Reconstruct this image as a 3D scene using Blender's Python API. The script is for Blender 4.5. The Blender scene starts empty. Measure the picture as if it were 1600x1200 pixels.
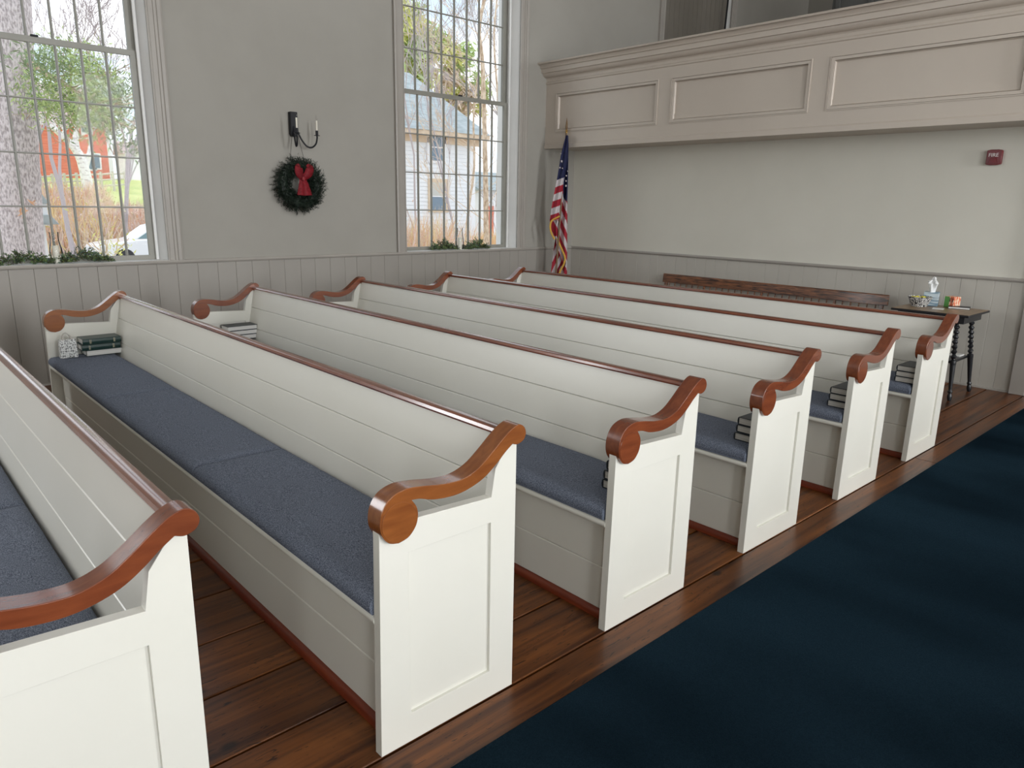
import bpy, math, random
from mathutils import Vector, Matrix
random.seed(7)
C = bpy.context.scene.collection
PI = math.pi

# ------------------------------------------------------------------ camera, sky, lights, exposure
FPX = 1140.888
FWD = Vector((0.65586731, 0.71599452, -0.23914414))
RGT = Vector((0.74020043, -0.67215538, 0.01761989))
UPV = Vector((0.14812628, 0.1885709, 0.9708242))
cam_data = bpy.data.cameras.new('camera')
cam = bpy.data.objects.new('camera', cam_data)
C.objects.link(cam)
cam.matrix_world = Matrix(((RGT.x, UPV.x, -FWD.x, 0), (RGT.y, UPV.y, -FWD.y, 0), (RGT.z, UPV.z, -FWD.z, 1.6), (0, 0, 0, 1)))
cam_data.sensor_width = 36.0
cam_data.lens = 36.0 * FPX / 1600.0
cam_data.clip_end = 400
bpy.context.scene.camera = cam
vs = bpy.context.scene.view_settings
vs.view_transform = 'Standard'
vs.look = 'None'
vs.gamma = 1.0
vs.use_curve_mapping = False
vs.exposure = 0.0

def at(px, py, Y):
    """the point on the vertical plane y = Y seen along a line of sight (used to place far scenery)"""
    r = FWD + RGT * ((px - 800) / FPX) + UPV * ((600 - py) / FPX)
    t = Y / r.y
    return Vector((r.x * t, Y, 1.6 + r.z * t))

world = bpy.data.worlds.new('overcast_sky')
bpy.context.scene.world = world
world.use_nodes = True
wn = world.node_tree.nodes
wl = world.node_tree.links
bg = wn['Background']
tc = wn.new('ShaderNodeTexCoord')
nz = wn.new('ShaderNodeTexNoise')
nz.inputs['Scale'].default_value = 5.0
nz.inputs['Detail'].default_value = 6.0
mp = wn.new('ShaderNodeMapping')
mp.inputs['Scale'].default_value = (1, 1, 2.2)
cr = wn.new('ShaderNodeValToRGB')
cr.color_ramp.elements[0].position = 0.36
cr.color_ramp.elements[0].color = (0.45, 0.56, 0.67, 1)
cr.color_ramp.elements[1].position = 0.60
cr.color_ramp.elements[1].color = (0.94, 0.965, 1.0, 1)
wl.new(tc.outputs['Generated'], mp.inputs['Vector'])
wl.new(mp.outputs['Vector'], nz.inputs['Vector'])
wl.new(nz.outputs['Fac'], cr.inputs['Fac'])
wl.new(cr.outputs['Color'], bg.inputs['Color'])
bg.inputs['Strength'].default_value = 1.95

WIN_C = (1.395, 5.815)                 # centres of the windows in view along x
WY = 7.275                             # inner face of the window wall (and, mirrored, of the wall opposite)
def area(name, loc, rot, sx, sy, power, col=(0.97, 0.985, 1.0)):
    L = bpy.data.lights.new(name, 'AREA')
    L.shape = 'RECTANGLE'
    L.size = sx
    L.size_y = sy
    L.energy = power
    L.color = col
    o = bpy.data.objects.new(name, L)
    C.objects.link(o)
    o.location = loc
    o.rotation_euler = rot
    return o
# daylight through the tall windows of the opposite wall, out of frame
for k, x in enumerate((-7.445, -3.025, 1.395, 5.815, 10.48)):
    area('daylight_opposite', (x, -WY - 0.12, 2.9), (PI / 2, 0, 0), 1.5, 3.5, (150, 240, 300, 470, 420)[k])
# the same wall's windows behind the camera
for x in (-3.025, -7.445):
    area('daylight_left_rear', (x, WY + 0.12, 2.9), (-PI / 2, 0, 0), 1.5, 3.5, 150)
# daylight at the two windows in view enters from the sky itself: portals only guide the sampling
for x in WIN_C:
    p = area('window_portal', (x, WY + 0.34, 2.9), (-PI / 2, 0, 0), 1.6, 3.7, 1.0)
    p.data.cycles.is_portal = True

# ------------------------------------------------------------------ materials
def mat(name, col=(0.8, 0.8, 0.8), rough=0.5, spec=0.5, metal=0.0, coat=0.0):
    m = bpy.data.materials.new(name)
    m.use_nodes = True
    b = m.node_tree.nodes['Principled BSDF']
    b.inputs['Base Color'].default_value = (*col, 1)
    b.inputs['Roughness'].default_value = rough
    b.inputs['Specular IOR Level'].default_value = spec
    b.inputs['Metallic'].default_value = metal
    b.inputs['Coat Weight'].default_value = coat
    b.inputs['Coat Roughness'].default_value = 0.12
    return m

def noisy(name, c1, c2, scale=(8, 8, 8), rough=0.6, detail=4.0, lo=0.35, hi=0.65, bump=0.0, dist=0.002, coat=0.0,
          spec=0.5, obj_random=0.0, distortion=0.0, bump_scale=None):
    m = mat(name, c1, rough, spec, 0, coat)
    nt = m.node_tree
    N, L = nt.nodes, nt.links
    b = N['Principled BSDF']
    t = N.new('ShaderNodeTexCoord')
    mp = N.new('ShaderNodeMapping')
    mp.inputs['Scale'].default_value = scale
    L.new(t.outputs['Object'], mp.inputs['Vector'])
    if obj_random:
        oi = N.new('ShaderNodeObjectInfo')
        mu = N.new('ShaderNodeMath')
        mu.operation = 'MULTIPLY'
        mu.inputs[1].default_value = obj_random
        L.new(oi.outputs['Random'], mu.inputs[0])
        cx = N.new('ShaderNodeCombineXYZ')
        L.new(mu.outputs[0], cx.inputs[0])
        L.new(mu.outputs[0], cx.inputs[1])
        L.new(cx.outputs[0], mp.inputs['Location'])
    n = N.new('ShaderNodeTexNoise')
    n.inputs['Scale'].default_value = 1.0
    n.inputs['Detail'].default_value = detail
    n.inputs['Distortion'].default_value = distortion
    L.new(mp.outputs['Vector'], n.inputs['Vector'])
    r = N.new('ShaderNodeValToRGB')
    r.color_ramp.elements[0].position = lo
    r.color_ramp.elements[0].color = (*c1, 1)
    r.color_ramp.elements[1].position = hi
    r.color_ramp.elements[1].color = (*c2, 1)
    L.new(n.outputs['Fac'], r.inputs['Fac'])
    L.new(r.outputs['Color'], b.inputs['Base Color'])
    if bump:
        bp = N.new('ShaderNodeBump')
        bp.inputs['Strength'].default_value = bump
        bp.inputs['Distance'].default_value = dist
        src = n
        if bump_scale:
            src = N.new('ShaderNodeTexNoise')
            src.inputs['Scale'].default_value = bump_scale
            src.inputs['Detail'].default_value = 3
            L.new(t.outputs['Object'], src.inputs['Vector'])
        L.new(src.outputs['Fac'], bp.inputs['Height'])
        L.new(bp.outputs['Normal'], b.inputs['Normal'])
    return m

M = {}
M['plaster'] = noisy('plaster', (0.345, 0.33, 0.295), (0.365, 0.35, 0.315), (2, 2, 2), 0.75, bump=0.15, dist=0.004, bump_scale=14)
M['plaster_lit'] = noisy('lit_back_plaster', (0.69, 0.675, 0.60), (0.715, 0.70, 0.625), (2, 2, 2), 0.75, bump=0.15, dist=0.004, bump_scale=14)  # same plaster made lighter: the back wall's extra light is in the colour
M['wainscot_lit'] = noisy('lit_back_wainscot', (0.50, 0.48, 0.43), (0.525, 0.505, 0.455), (1.5, 1.5, 0.6), 0.5, bump=0.1, bump_scale=30)  # lighter copy of the wainscot paint, brighter light on this wall painted in
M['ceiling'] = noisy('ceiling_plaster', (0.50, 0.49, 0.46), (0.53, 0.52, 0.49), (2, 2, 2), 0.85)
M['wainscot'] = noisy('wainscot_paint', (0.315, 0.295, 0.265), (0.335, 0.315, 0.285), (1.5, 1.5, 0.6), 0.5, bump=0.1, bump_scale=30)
M['trim'] = noisy('trim_paint', (0.355, 0.33, 0.30), (0.38, 0.355, 0.32), (3, 3, 3), 0.42)
M['gallery'] = noisy('gallery_paint', (0.56, 0.495, 0.43), (0.59, 0.525, 0.455), (1.2, 1.2, 1.2), 0.42)
M['shutter'] = noisy('shutter_paint', (0.20, 0.18, 0.155), (0.22, 0.20, 0.17), (3, 3, 3), 0.5)
M['reveal'] = noisy('reveal_paint', (0.76, 0.765, 0.75), (0.80, 0.80, 0.785), (3, 3, 3), 0.5)
M['sash'] = noisy('sash_paint', (0.27, 0.265, 0.23), (0.30, 0.295, 0.26), (5, 5, 5), 0.4)
M['pew'] = noisy('pew_paint', (0.745, 0.735, 0.665), (0.765, 0.755, 0.69), (2, 2, 2), 0.33, bump=0.04, bump_scale=60)
M['arm'] = noisy('varnished_wood', (0.125, 0.029, 0.011), (0.235, 0.062, 0.021), (7, 45, 38), 0.26, lo=0.2, hi=0.8, coat=0.6, obj_random=40, distortion=0.4)
M['arm_amber'] = noisy('varnished_amber_wood', (0.18, 0.052, 0.013), (0.30, 0.100, 0.024), (7, 45, 38), 0.26, lo=0.2, hi=0.8, coat=0.6, obj_random=40, distortion=0.4)
M['rail'] = noisy('varnished_rail', (0.13, 0.032, 0.015), (0.23, 0.065, 0.028), (60, 3, 60), 0.22, coat=1.0, obj_random=20)
M['kick'] = noisy('red_kick_wood', (0.13, 0.018, 0.006), (0.20, 0.035, 0.01), (40, 3, 40), 0.4)
M['bench'] = noisy('bench_wood', (0.030, 0.010, 0.005), (0.26, 0.10, 0.04), (40, 5, 60), 0.35, lo=0.38, hi=0.62, coat=0.3, distortion=1.2)
M['black'] = mat('black_paint', (0.012, 0.013, 0.016), 0.32)
M['black_metal'] = mat('black_metal', (0.008, 0.009, 0.013), 0.5, 0.35)
M['tabletop'] = noisy('tabletop_wood', (0.22, 0.14, 0.075), (0.30, 0.20, 0.11), (8, 30, 8), 0.35)
M['book_dark'] = mat('dark_book_cloth', (0.013, 0.020, 0.028), 0.45)
M['book_green'] = mat('green_book_cloth', (0.008, 0.035, 0.030), 0.38)
M['page'] = noisy('page_edges', (0.46, 0.44, 0.40), (0.60, 0.58, 0.54), (2, 2, 500), 0.8)
M['page_white'] = noisy('white_page_edges', (0.66, 0.65, 0.62), (0.80, 0.79, 0.76), (2, 2, 500), 0.8)
M['gilt'] = mat('gilt', (0.55, 0.50, 0.36), 0.35, metal=0.6)
M['carpet'] = noisy('blue_carpet', (0.0072, 0.0165, 0.0255), (0.0120, 0.0255, 0.0385), (260, 260, 260), 1.0, detail=2, spec=0.0, bump=0.7, dist=0.005, bump_scale=330)
M['white_wax'] = mat('white_wax', (0.82, 0.78, 0.68), 0.5)
M['white_plastic'] = mat('white_plastic', (0.8, 0.8, 0.78), 0.4)
M['wire'] = mat('dark_wire', (0.06, 0.05, 0.045), 0.6)
M['needle'] = noisy('dark_needles', (0.004, 0.011, 0.006), (0.010, 0.024, 0.012), (60, 60, 60), 0.6)
M['leaf'] = noisy('green_leaves', (0.045, 0.095, 0.03), (0.23, 0.31, 0.11), (50, 50, 50), 0.5)
M['leaf2'] = noisy('dusty_leaves', (0.05, 0.10, 0.075), (0.10, 0.16, 0.11), (50, 50, 50), 0.5)
M['twig'] = mat('brown_twig', (0.09, 0.05, 0.03), 0.7)
M['ribbon'] = noisy('red_ribbon', (0.19, 0.006, 0.012), (0.27, 0.01, 0.02), (30, 30, 30), 0.6)
M['alarm'] = mat('alarm_red', (0.16, 0.008, 0.015), 0.3)
M['flag_red'] = noisy('flag_red', (0.33, 0.010, 0.025), (0.40, 0.016, 0.035), (60, 60, 60), 0.75)
M['flag_white'] = noisy('flag_white', (0.56, 0.51, 0.53), (0.64, 0.59, 0.60), (60, 60, 60), 0.75)
M['flag_blue'] = noisy('flag_blue', (0.006, 0.010, 0.05), (0.011, 0.016, 0.075), (60, 60, 60), 0.75)
M['fringe'] = noisy('gold_fringe', (0.60, 0.33, 0.04), (0.80, 0.48, 0.09), (200, 200, 200), 0.7)
M['pole'] = mat('flag_pole_wood', (0.16, 0.09, 0.035), 0.35)
M['brass'] = mat('brass', (0.55, 0.36, 0.12), 0.3, metal=0.9)
M['tissue_box'] = noisy('tissue_box_print', (0.16, 0.26, 0.34), (0.50, 0.58, 0.62), (6, 6, 55), 0.5, detail=1, lo=0.45, hi=0.55)
M['tissue'] = mat('tissue_paper', (0.85, 0.86, 0.86), 0.9)
M['green_card'] = mat('green_card', (0.12, 0.36, 0.08), 0.5)
M['orange_card'] = noisy('orange_card', (0.70, 0.16, 0.07), (0.85, 0.62, 0.45), (60, 60, 25), 0.5, detail=1, lo=0.45, hi=0.52)
M['yellow'] = mat('yellow_wrapper', (0.75, 0.68, 0.05), 0.5)
M['glitter'] = noisy('silver_glitter', (0.16, 0.17, 0.17), (0.80, 0.81, 0.80), (95, 95, 95), 0.4, detail=2, lo=0.40, hi=0.52)
M['case'] = noisy('dark_grey_case', (0.085, 0.088, 0.085), (0.11, 0.113, 0.108), (3, 3, 1), 0.5)
M['door_dark'] = mat('white_door', (0.7, 0.7, 0.67), 0.4)

def bowl_material():
    m = mat('patterned_ceramic', (0.8, 0.8, 0.78), 0.3)
    N, L = m.node_tree.nodes, m.node_tree.links
    t = N.new('ShaderNodeTexCoord')
    v = N.new('ShaderNodeTexVoronoi')
    v.inputs['Scale'].default_value = 75
    v.feature = 'DISTANCE_TO_EDGE'
    r = N.new('ShaderNodeValToRGB')
    r.color_ramp.interpolation = 'CONSTANT'
    r.color_ramp.elements[0].color = (0.015, 0.015, 0.02, 1)
    r.color_ramp.elements[1].position = 0.13
    r.color_ramp.elements[1].color = (0.8, 0.8, 0.77, 1)
    L.new(t.outputs['Object'], v.inputs['Vector'])
    L.new(v.outputs['Distance'], r.inputs['Fac'])
    L.new(r.outputs['Color'], m.node_tree.nodes['Principled BSDF'].inputs['Base Color'])
    return m
M['bowl'] = bowl_material()

def glass_material(name, tint=(0.98, 0.98, 0.98), ior=1.10):
    m = bpy.data.materials.new(name)
    m.use_nodes = True
    N, L = m.node_tree.nodes, m.node_tree.links
    N.clear()
    o = N.new('ShaderNodeOutputMaterial')
    mx = N.new('ShaderNodeMixShader')
    t = N.new('ShaderNodeBsdfTransparent')
    t.inputs['Color'].default_value = (*tint, 1)
    g = N.new('ShaderNodeBsdfGlossy')
    g.inputs['Roughness'].default_value = 0.02
    f = N.new('ShaderNodeFresnel')
    f.inputs['IOR'].default_value = ior
    L.new(f.outputs[0], mx.inputs[0])
    L.new(t.outputs[0], mx.inputs[1])
    L.new(g.outputs[0], mx.inputs[2])
    L.new(mx.outputs[0], o.inputs['Surface'])
    return m
M['glass'] = glass_material('window_glass')
M['clear'] = glass_material('clear_glass', (0.985, 0.99, 0.99), 1.22)

def emission(name, col, s):
    m = bpy.data.materials.new(name)
    m.use_nodes = True
    N, L = m.node_tree.nodes, m.node_tree.links
    N.clear()
    o = N.new('ShaderNodeOutputMaterial')
    e = N.new('ShaderNodeEmission')
    e.inputs['Color'].default_value = (*col, 1)
    e.inputs['Strength'].default_value = s
    L.new(e.outputs[0], o.inputs['Surface'])
    return m
M['lamp'] = emission('blue_white_lamp', (0.75, 0.8, 1.0), 3.0)

def floor_material():
    m = mat('old_pine_floor', (0.1, 0.04, 0.015), 0.3, 0.35, 0, 0.08)
    nt = m.node_tree
    N, L = nt.nodes, nt.links
    b = N['Principled BSDF']
    t = N.new('ShaderNodeTexCoord')
    oi = N.new('ShaderNodeObjectInfo')
    mu = N.new('ShaderNodeMath'); mu.operation = 'MULTIPLY'; mu.inputs[1].default_value = 53.0
    L.new(oi.outputs['Random'], mu.inputs[0])
    cx = N.new('ShaderNodeCombineXYZ')
    L.new(mu.outputs[0], cx.inputs[1]); L.new(mu.outputs[0], cx.inputs[2])
    def mapped(scale):
        mp = N.new('ShaderNodeMapping')
        mp.inputs['Scale'].default_value = scale
        L.new(t.outputs['Object'], mp.inputs['Vector'])
        L.new(cx.outputs[0], mp.inputs['Location'])
        return mp
    def noise(scale, det, dis=0.0):
        n = N.new('ShaderNodeTexNoise')
        n.inputs['Scale'].default_value = 1; n.inputs['Detail'].default_value = det; n.inputs['Distortion'].default_value = dis
        L.new(mapped(scale).outputs[0], n.inputs['Vector'])
        return n
    def ramp(src, p0, c0, p1, c1):
        r = N.new('ShaderNodeValToRGB')
        r.color_ramp.elements[0].position = p0; r.color_ramp.elements[0].color = (*c0, 1)
        r.color_ramp.elements[1].position = p1; r.color_ramp.elements[1].color = (*c1, 1)
        L.new(src, r.inputs['Fac'])
        return r
    grain = noise((1.2, 26, 26), 6, 0.8)
    broad = noise((0.8, 3.5, 3.5), 3, 0.3)
    g = ramp(grain.outputs['Fac'], 0.30, (0.052, 0.0155, 0.0045), 0.70, (0.205, 0.072, 0.016))
    br = ramp(broad.outputs['Fac'], 0.3, (0.55, 0.50, 0.48), 0.7, (1.25, 1.2, 1.15))
    m1 = N.new('ShaderNodeMixRGB'); m1.blend_type = 'MULTIPLY'; m1.inputs[0].default_value = 1
    L.new(g.outputs[0], m1.inputs[1]); L.new(br.outputs[0], m1.inputs[2])
    # knots
    vo = N.new('ShaderNodeTexVoronoi'); vo.inputs['Scale'].default_value = 1.0
    L.new(mapped((3.2, 5.0, 5.0)).outputs[0], vo.inputs['Vector'])
    kn = ramp(vo.outputs['Distance'], 0.05, (0.12, 0.10, 0.10), 0.11, (1, 1, 1))
    m2 = N.new('ShaderNodeMixRGB'); m2.blend_type = 'MULTIPLY'; m2.inputs[0].default_value = 0.85
    L.new(m1.outputs[0], m2.inputs[1]); L.new(kn.outputs[0], m2.inputs[2])
    # scratches and gouges
    sc = noise((9, 55, 55), 2, 2.5)
    sr = ramp(sc.outputs['Fac'], 0.32, (0.12, 0.10, 0.10), 0.35, (1, 1, 1))
    m3 = N.new('ShaderNodeMixRGB'); m3.blend_type = 'MULTIPLY'; m3.inputs[0].default_value = 0.8
    L.new(m2.outputs[0], m3.inputs[1]); L.new(sr.outputs[0], m3.inputs[2])
    L.new(m3.outputs[0], b.inputs['Base Color'])
    rr = ramp(broad.outputs['Fac'], 0.3, (0.30, 0.30, 0.30), 0.7, (0.42, 0.42, 0.42))
    L.new(rr.outputs[0], b.inputs['Roughness'])
    bp = N.new('ShaderNodeBump'); bp.inputs['Strength'].default_value = 0.35; bp.inputs['Distance'].default_value = 0.0025
    L.new(m3.outputs[0], bp.inputs['Height'])
    L.new(bp.outputs['Normal'], b.inputs['Normal'])
    return m
M['floor'] = floor_material()
M['subfloor'] = mat('dark_subfloor', (0.006, 0.004, 0.003), 0.9, 0.1)

def tweed():
    m = mat('blue_grey_tweed', (0.09, 0.11, 0.15), 0.95, 0.15)
    N, L = m.node_tree.nodes, m.node_tree.links
    b = N['Principled BSDF']
    t = N.new('ShaderNodeTexCoord')
    mp = N.new('ShaderNodeMapping'); mp.inputs['Scale'].default_value = (420, 210, 420)
    L.new(t.outputs['Object'], mp.inputs['Vector'])
    n = N.new('ShaderNodeTexNoise'); n.inputs['Scale'].default_value = 1; n.inputs['Detail'].default_value = 2
    L.new(mp.outputs[0], n.inputs['Vector'])
    r = N.new('ShaderNodeValToRGB')
    r.color_ramp.elements[0].position = 0.30; r.color_ramp.elements[0].color = (0.050, 0.061, 0.092, 1)
    r.color_ramp.elements[1].position = 0.72; r.color_ramp.elements[1].color = (0.265, 0.30, 0.375, 1)
    L.new(n.outputs['Fac'], r.inputs['Fac'])
    L.new(r.outputs[0], b.inputs['Base Color'])
    n2 = N.new('ShaderNodeTexNoise'); n2.inputs['Scale'].default_value = 7; n2.inputs['Detail'].default_value = 2
    L.new(t.outputs['Object'], n2.inputs['Vector'])
    ad = N.new('ShaderNodeMath'); ad.operation = 'MULTIPLY_ADD'; ad.inputs[1].default_value = 0.10
    L.new(n.outputs['Fac'], ad.inputs[0]); L.new(n2.outputs['Fac'], ad.inputs[2])
    bp = N.new('ShaderNodeBump'); bp.inputs['Strength'].default_value = 0.6; bp.inputs['Distance'].default_value = 0.012
    L.new(ad.outputs[0], bp.inputs['Height'])
    L.new(bp.outputs['Normal'], b.inputs['Normal'])
    return m
M['tweed'] = tweed()

def carpet_shade(m):  # light and dark mottling in the colour, in place of pew shadow bands
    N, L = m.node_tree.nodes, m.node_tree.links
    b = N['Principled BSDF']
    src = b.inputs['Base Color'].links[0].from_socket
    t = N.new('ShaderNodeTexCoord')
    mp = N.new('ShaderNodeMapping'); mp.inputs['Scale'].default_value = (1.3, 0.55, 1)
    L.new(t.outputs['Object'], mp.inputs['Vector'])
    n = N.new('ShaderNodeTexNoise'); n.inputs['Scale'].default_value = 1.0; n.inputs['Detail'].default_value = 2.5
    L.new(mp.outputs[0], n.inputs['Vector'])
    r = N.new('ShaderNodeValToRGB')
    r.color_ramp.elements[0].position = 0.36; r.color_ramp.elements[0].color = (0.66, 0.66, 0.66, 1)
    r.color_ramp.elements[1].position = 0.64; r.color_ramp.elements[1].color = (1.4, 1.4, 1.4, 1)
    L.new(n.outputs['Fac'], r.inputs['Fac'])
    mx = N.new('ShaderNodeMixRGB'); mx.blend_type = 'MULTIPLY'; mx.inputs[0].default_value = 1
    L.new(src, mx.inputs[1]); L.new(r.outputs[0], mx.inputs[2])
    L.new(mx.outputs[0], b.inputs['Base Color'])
carpet_shade(M['carpet'])

# ------------------------------------------------------------------ mesh helpers
class MB:
    def __init__(self):
        self.v, self.f, self.mi = [], [], []
    def quad(self, pts, mi=0):
        n = len(self.v)
        self.v += [tuple(p) for p in pts]
        self.f.append(tuple(range(n, n + len(pts))))
        self.mi.append(mi)
    def box(self, x0, x1, y0, y1, z0, z1, mi=0):
        n = len(self.v)
        self.v += [(x0, y0, z0), (x1, y0, z0), (x1, y1, z0), (x0, y1, z0), (x0, y0, z1), (x1, y0, z1), (x1, y1, z1), (x0, y1, z1)]
        for q in ((0, 3, 2, 1), (4, 5, 6, 7), (0, 1, 5, 4), (1, 2, 6, 5), (2, 3, 7, 6), (3, 0, 4, 7)):
            self.f.append(tuple(n + i for i in q))
            self.mi.append(mi)
        return self
    def prism(self, poly, a, b, axis='y', mi=0):
        """poly in the two other axes (x,z for y; x,y for z; y,z for x)"""
        def P(p, c):
            return {'y': (p[0], c, p[1]), 'z': (p[0], p[1], c), 'x': (c, p[0], p[1])}[axis]
        n, k = len(self.v), len(poly)
        self.v += [P(p, a) for p in poly] + [P(p, b) for p in poly]
        self.f.append(tuple(n + i for i in range(k)))
        self.f.append(tuple(n + k + i for i in reversed(range(k))))
        self.mi += [mi, mi]
        for i in range(k):
            j = (i + 1) % k
            self.f.append((n + j, n + i, n + k + i, n + k + j))
            self.mi.append(mi)
        return self
    def tube(self, pts, r, seg=8, mi=0, cap=True):
        pts = [Vector(p) for p in pts]
        rs = r if isinstance(r, (list, tuple)) else [r] * len(pts)
        n0 = len(self.v)
        up = None
        for i, p in enumerate(pts):
            d = (pts[min(i + 1, len(pts) - 1)] - pts[max(i - 1, 0)])
            if d.length < 1e-9: d = Vector((0, 0, 1))
            d.normalize()
            if up is None:
                up = Vector((0, 0, 1)) if abs(d.z) < 0.9 else Vector((1, 0, 0))
            a = d.cross(up)
            if a.length < 1e-6:
                a = d.cross(Vector((0, 1, 0.1)))
            a.normalize()
            b = d.cross(a)
            up = a.cross(d)
            for k in range(seg):
                t = 2 * PI * k / seg
                q = p + (a * math.cos(t) + b * math.sin(t)) * rs[i]
                self.v.append(tuple(q))
        for i in range(len(pts) - 1):
            for k in range(seg):
                k2 = (k + 1) % seg
                self.f.append((n0 + i * seg + k, n0 + i * seg + k2, n0 + (i + 1) * seg + k2, n0 + (i + 1) * seg + k))
                self.mi.append(mi)
        if cap and seg > 2:
            self.f.append(tuple(n0 + k for k in reversed(range(seg)))); self.mi.append(mi)
            e = n0 + (len(pts) - 1) * seg
            self.f.append(tuple(e + k for k in range(seg))); self.mi.append(mi)
        return self
    def lathe(self, prof, c=(0, 0, 0), seg=20, mi=0, cap=True):
        n0 = len(self.v)
        for (r, z) in prof:
            for k in range(seg):
                t = 2 * PI * k / seg
                self.v.append((c[0] + r * math.cos(t), c[1] + r * math.sin(t), c[2] + z))
        for i in range(len(prof) - 1):
            for k in range(seg):
                k2 = (k + 1) % seg
                self.f.append((n0 + i * seg + k, n0 + i * seg + k2, n0 + (i + 1) * seg + k2, n0 + (i + 1) * seg + k))
                self.mi.append(mi)
        if cap:
            self.f.append(tuple(n0 + k for k in reversed(range(seg)))); self.mi.append(mi)
            e = n0 + (len(prof) - 1) * seg
            self.f.append(tuple(e + k for k in range(seg))); self.mi.append(mi)
        return self
    def mesh(self, name, mats):
        me = bpy.data.meshes.new(name)
        me.from_pydata(self.v, [], self.f)
        for m in (mats if isinstance(mats, (list, tuple)) else [mats]):
            me.materials.append(m)
        if len(me.materials) > 1:
            me.polygons.foreach_set('material_index', self.mi)
        me.update()
        return me
    def build(self, name, mats, parent=None, bevel=0, segs=2, smooth=False, loc=None):
        me = self.mesh(name, mats)
        o = bpy.data.objects.new(name, me)
        C.objects.link(o)
        if parent: o.parent = parent
        if loc: o.location = loc
        if smooth or bevel:
            me.polygons.foreach_set('use_smooth', [True] * len(me.polygons))
            if hasattr(me, 'set_sharp_from_angle'):
                me.set_sharp_from_angle(angle=math.radians(38))
        if bevel:
            md = o.modifiers.new('bevel', 'BEVEL')
            md.width = bevel
            md.segments = segs
            md.limit_method = 'ANGLE'
            md.angle_limit = math.radians(40)
            md.harden_normals = False
        return o

def empty(name, loc=(0, 0, 0), rz=0, parent=None):
    o = bpy.data.objects.new(name, None)
    C.objects.link(o)
    o.location = loc
    o.rotation_euler = (0, 0, rz)
    o.empty_display_size = 0.1
    if parent: o.parent = parent
    return o
def tag(o, label, cat, group=None):
    o['label'] = label
    o['category'] = cat
    if group: o['group'] = group
    return o
def structure(o):
    o['kind'] = 'structure'
    return o
def stuff(o):
    o['kind'] = 'stuff'
    return o
def share(o, name, parent, loc=(0, 0, 0)):
    c = o.copy()
    c.name = name
    C.objects.link(c)
    c.parent = parent
    c.location = loc
    return c
def copy_tree(o, parent=None):
    c = o.copy()
    C.objects.link(c)
    c.parent = parent
    for ch in [k for k in KIDS.get(o.name, [])]:
        copy_tree(ch, c)
    return c
KIDS = {}
def remember(root):
    """index the children of a prototype so that copies need no scene-wide search"""
    for o in list(bpy.data.objects):
        if o.parent is not None:
            KIDS.setdefault(o.parent.name, [])
            if o not in KIDS[o.parent.name]:
                KIDS[o.parent.name].append(o)

def spline(pts, n=6, closed=False):
    P = [Vector(p) for p in pts]
    out = []
    k = len(P)
    rng = range(k) if closed else range(k - 1)
    for i in rng:
        if closed:
            a, b, c, d = P[(i - 1) % k], P[i], P[(i + 1) % k], P[(i + 2) % k]
        else:
            a, b, c, d = P[max(i - 1, 0)], P[i], P[i + 1], P[min(i + 2, k - 1)]
        for j in range(n):
            t = j / n
            out.append(0.5 * ((2 * b) + (c - a) * t + (2 * a - 5 * b + 4 * c - d) * t * t + (3 * b - 3 * c + d - a) * t ** 3))
    if not closed: out.append(P[-1])
    return out

def text_mesh(name, body, size, m, parent, loc, rot, extrude=0.0008):
    cu = bpy.data.curves.new(name, 'FONT')
    cu.body = body
    cu.size = size
    cu.extrude = extrude
    cu.align_x = 'CENTER'
    cu.align_y = 'CENTER'
    tmp = bpy.data.objects.new(name + '_source', cu)
    C.objects.link(tmp)
    bpy.context.view_layer.update()
    dg = bpy.context.evaluated_depsgraph_get()
    me = bpy.data.meshes.new_from_object(tmp.evaluated_get(dg))
    bpy.data.objects.remove(tmp)
    me.name = name
    me.materials.clear()
    me.materials.append(m)
    o = bpy.data.objects.new(name, me)
    C.objects.link(o)
    o.parent = parent
    o.location = loc
    o.rotation_euler = rot
    return o

# ------------------------------------------------------------------ room shell
X1, XG, XB, XF = 7.768, 7.18, 13.9, -9.0        # lower back wall, gallery front, far upper wall, front of the room
H_CEIL, CAP_T, CAP_B = 5.9, 1.035, 1.0
WT = 0.36                                        # wall thickness
WIN_HW, GL_HW = 0.885, 0.835                     # half width of the opening at the wall and at the sash
WIN_Z0, WIN_Z1 = 1.035, 5.154
SASH_Y = WY + 0.165

def window_wall(name, sgn, centres):
    """wall with tall openings; sgn = +1 window wall in view, -1 the opposite wall"""
    m = MB()
    y0, y1 = (WY, WY + WT) if sgn > 0 else (-WY - WT, -WY)
    m.box(XF, XB + .2, y0, y1, -0.05, WIN_Z0 - 0.012)
    m.box(XF, XB + .2, y0, y1, WIN_Z1, H_CEIL)
    xs = [XF]
    for c in centres: xs += [c - WIN_HW, c + WIN_HW]
    xs.append(XB + .2)
    for i in range(0, len(xs), 2):
        m.box(xs[i], xs[i + 1], y0, y1, WIN_Z0 - 0.012, WIN_Z1)
    return structure(m.build(name, M['plaster']))
ALLC = (-7.445, -3.025, 1.395, 5.815)
wall_left = window_wall('wall_left', 1, ALLC + (10.48,))
wall_right = window_wall('wall_right', -1, ALLC + (10.48,))
wall_front = structure(MB().box(XF - .2, XF, -WY - WT, WY + WT, -0.05, H_CEIL).build('wall_front', M['plaster']))
ceiling = structure(MB().box(XF - .2, XB + .4, -WY - WT, WY + WT, H_CEIL, H_CEIL + 0.15).build('ceiling', M['ceiling']))
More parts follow.
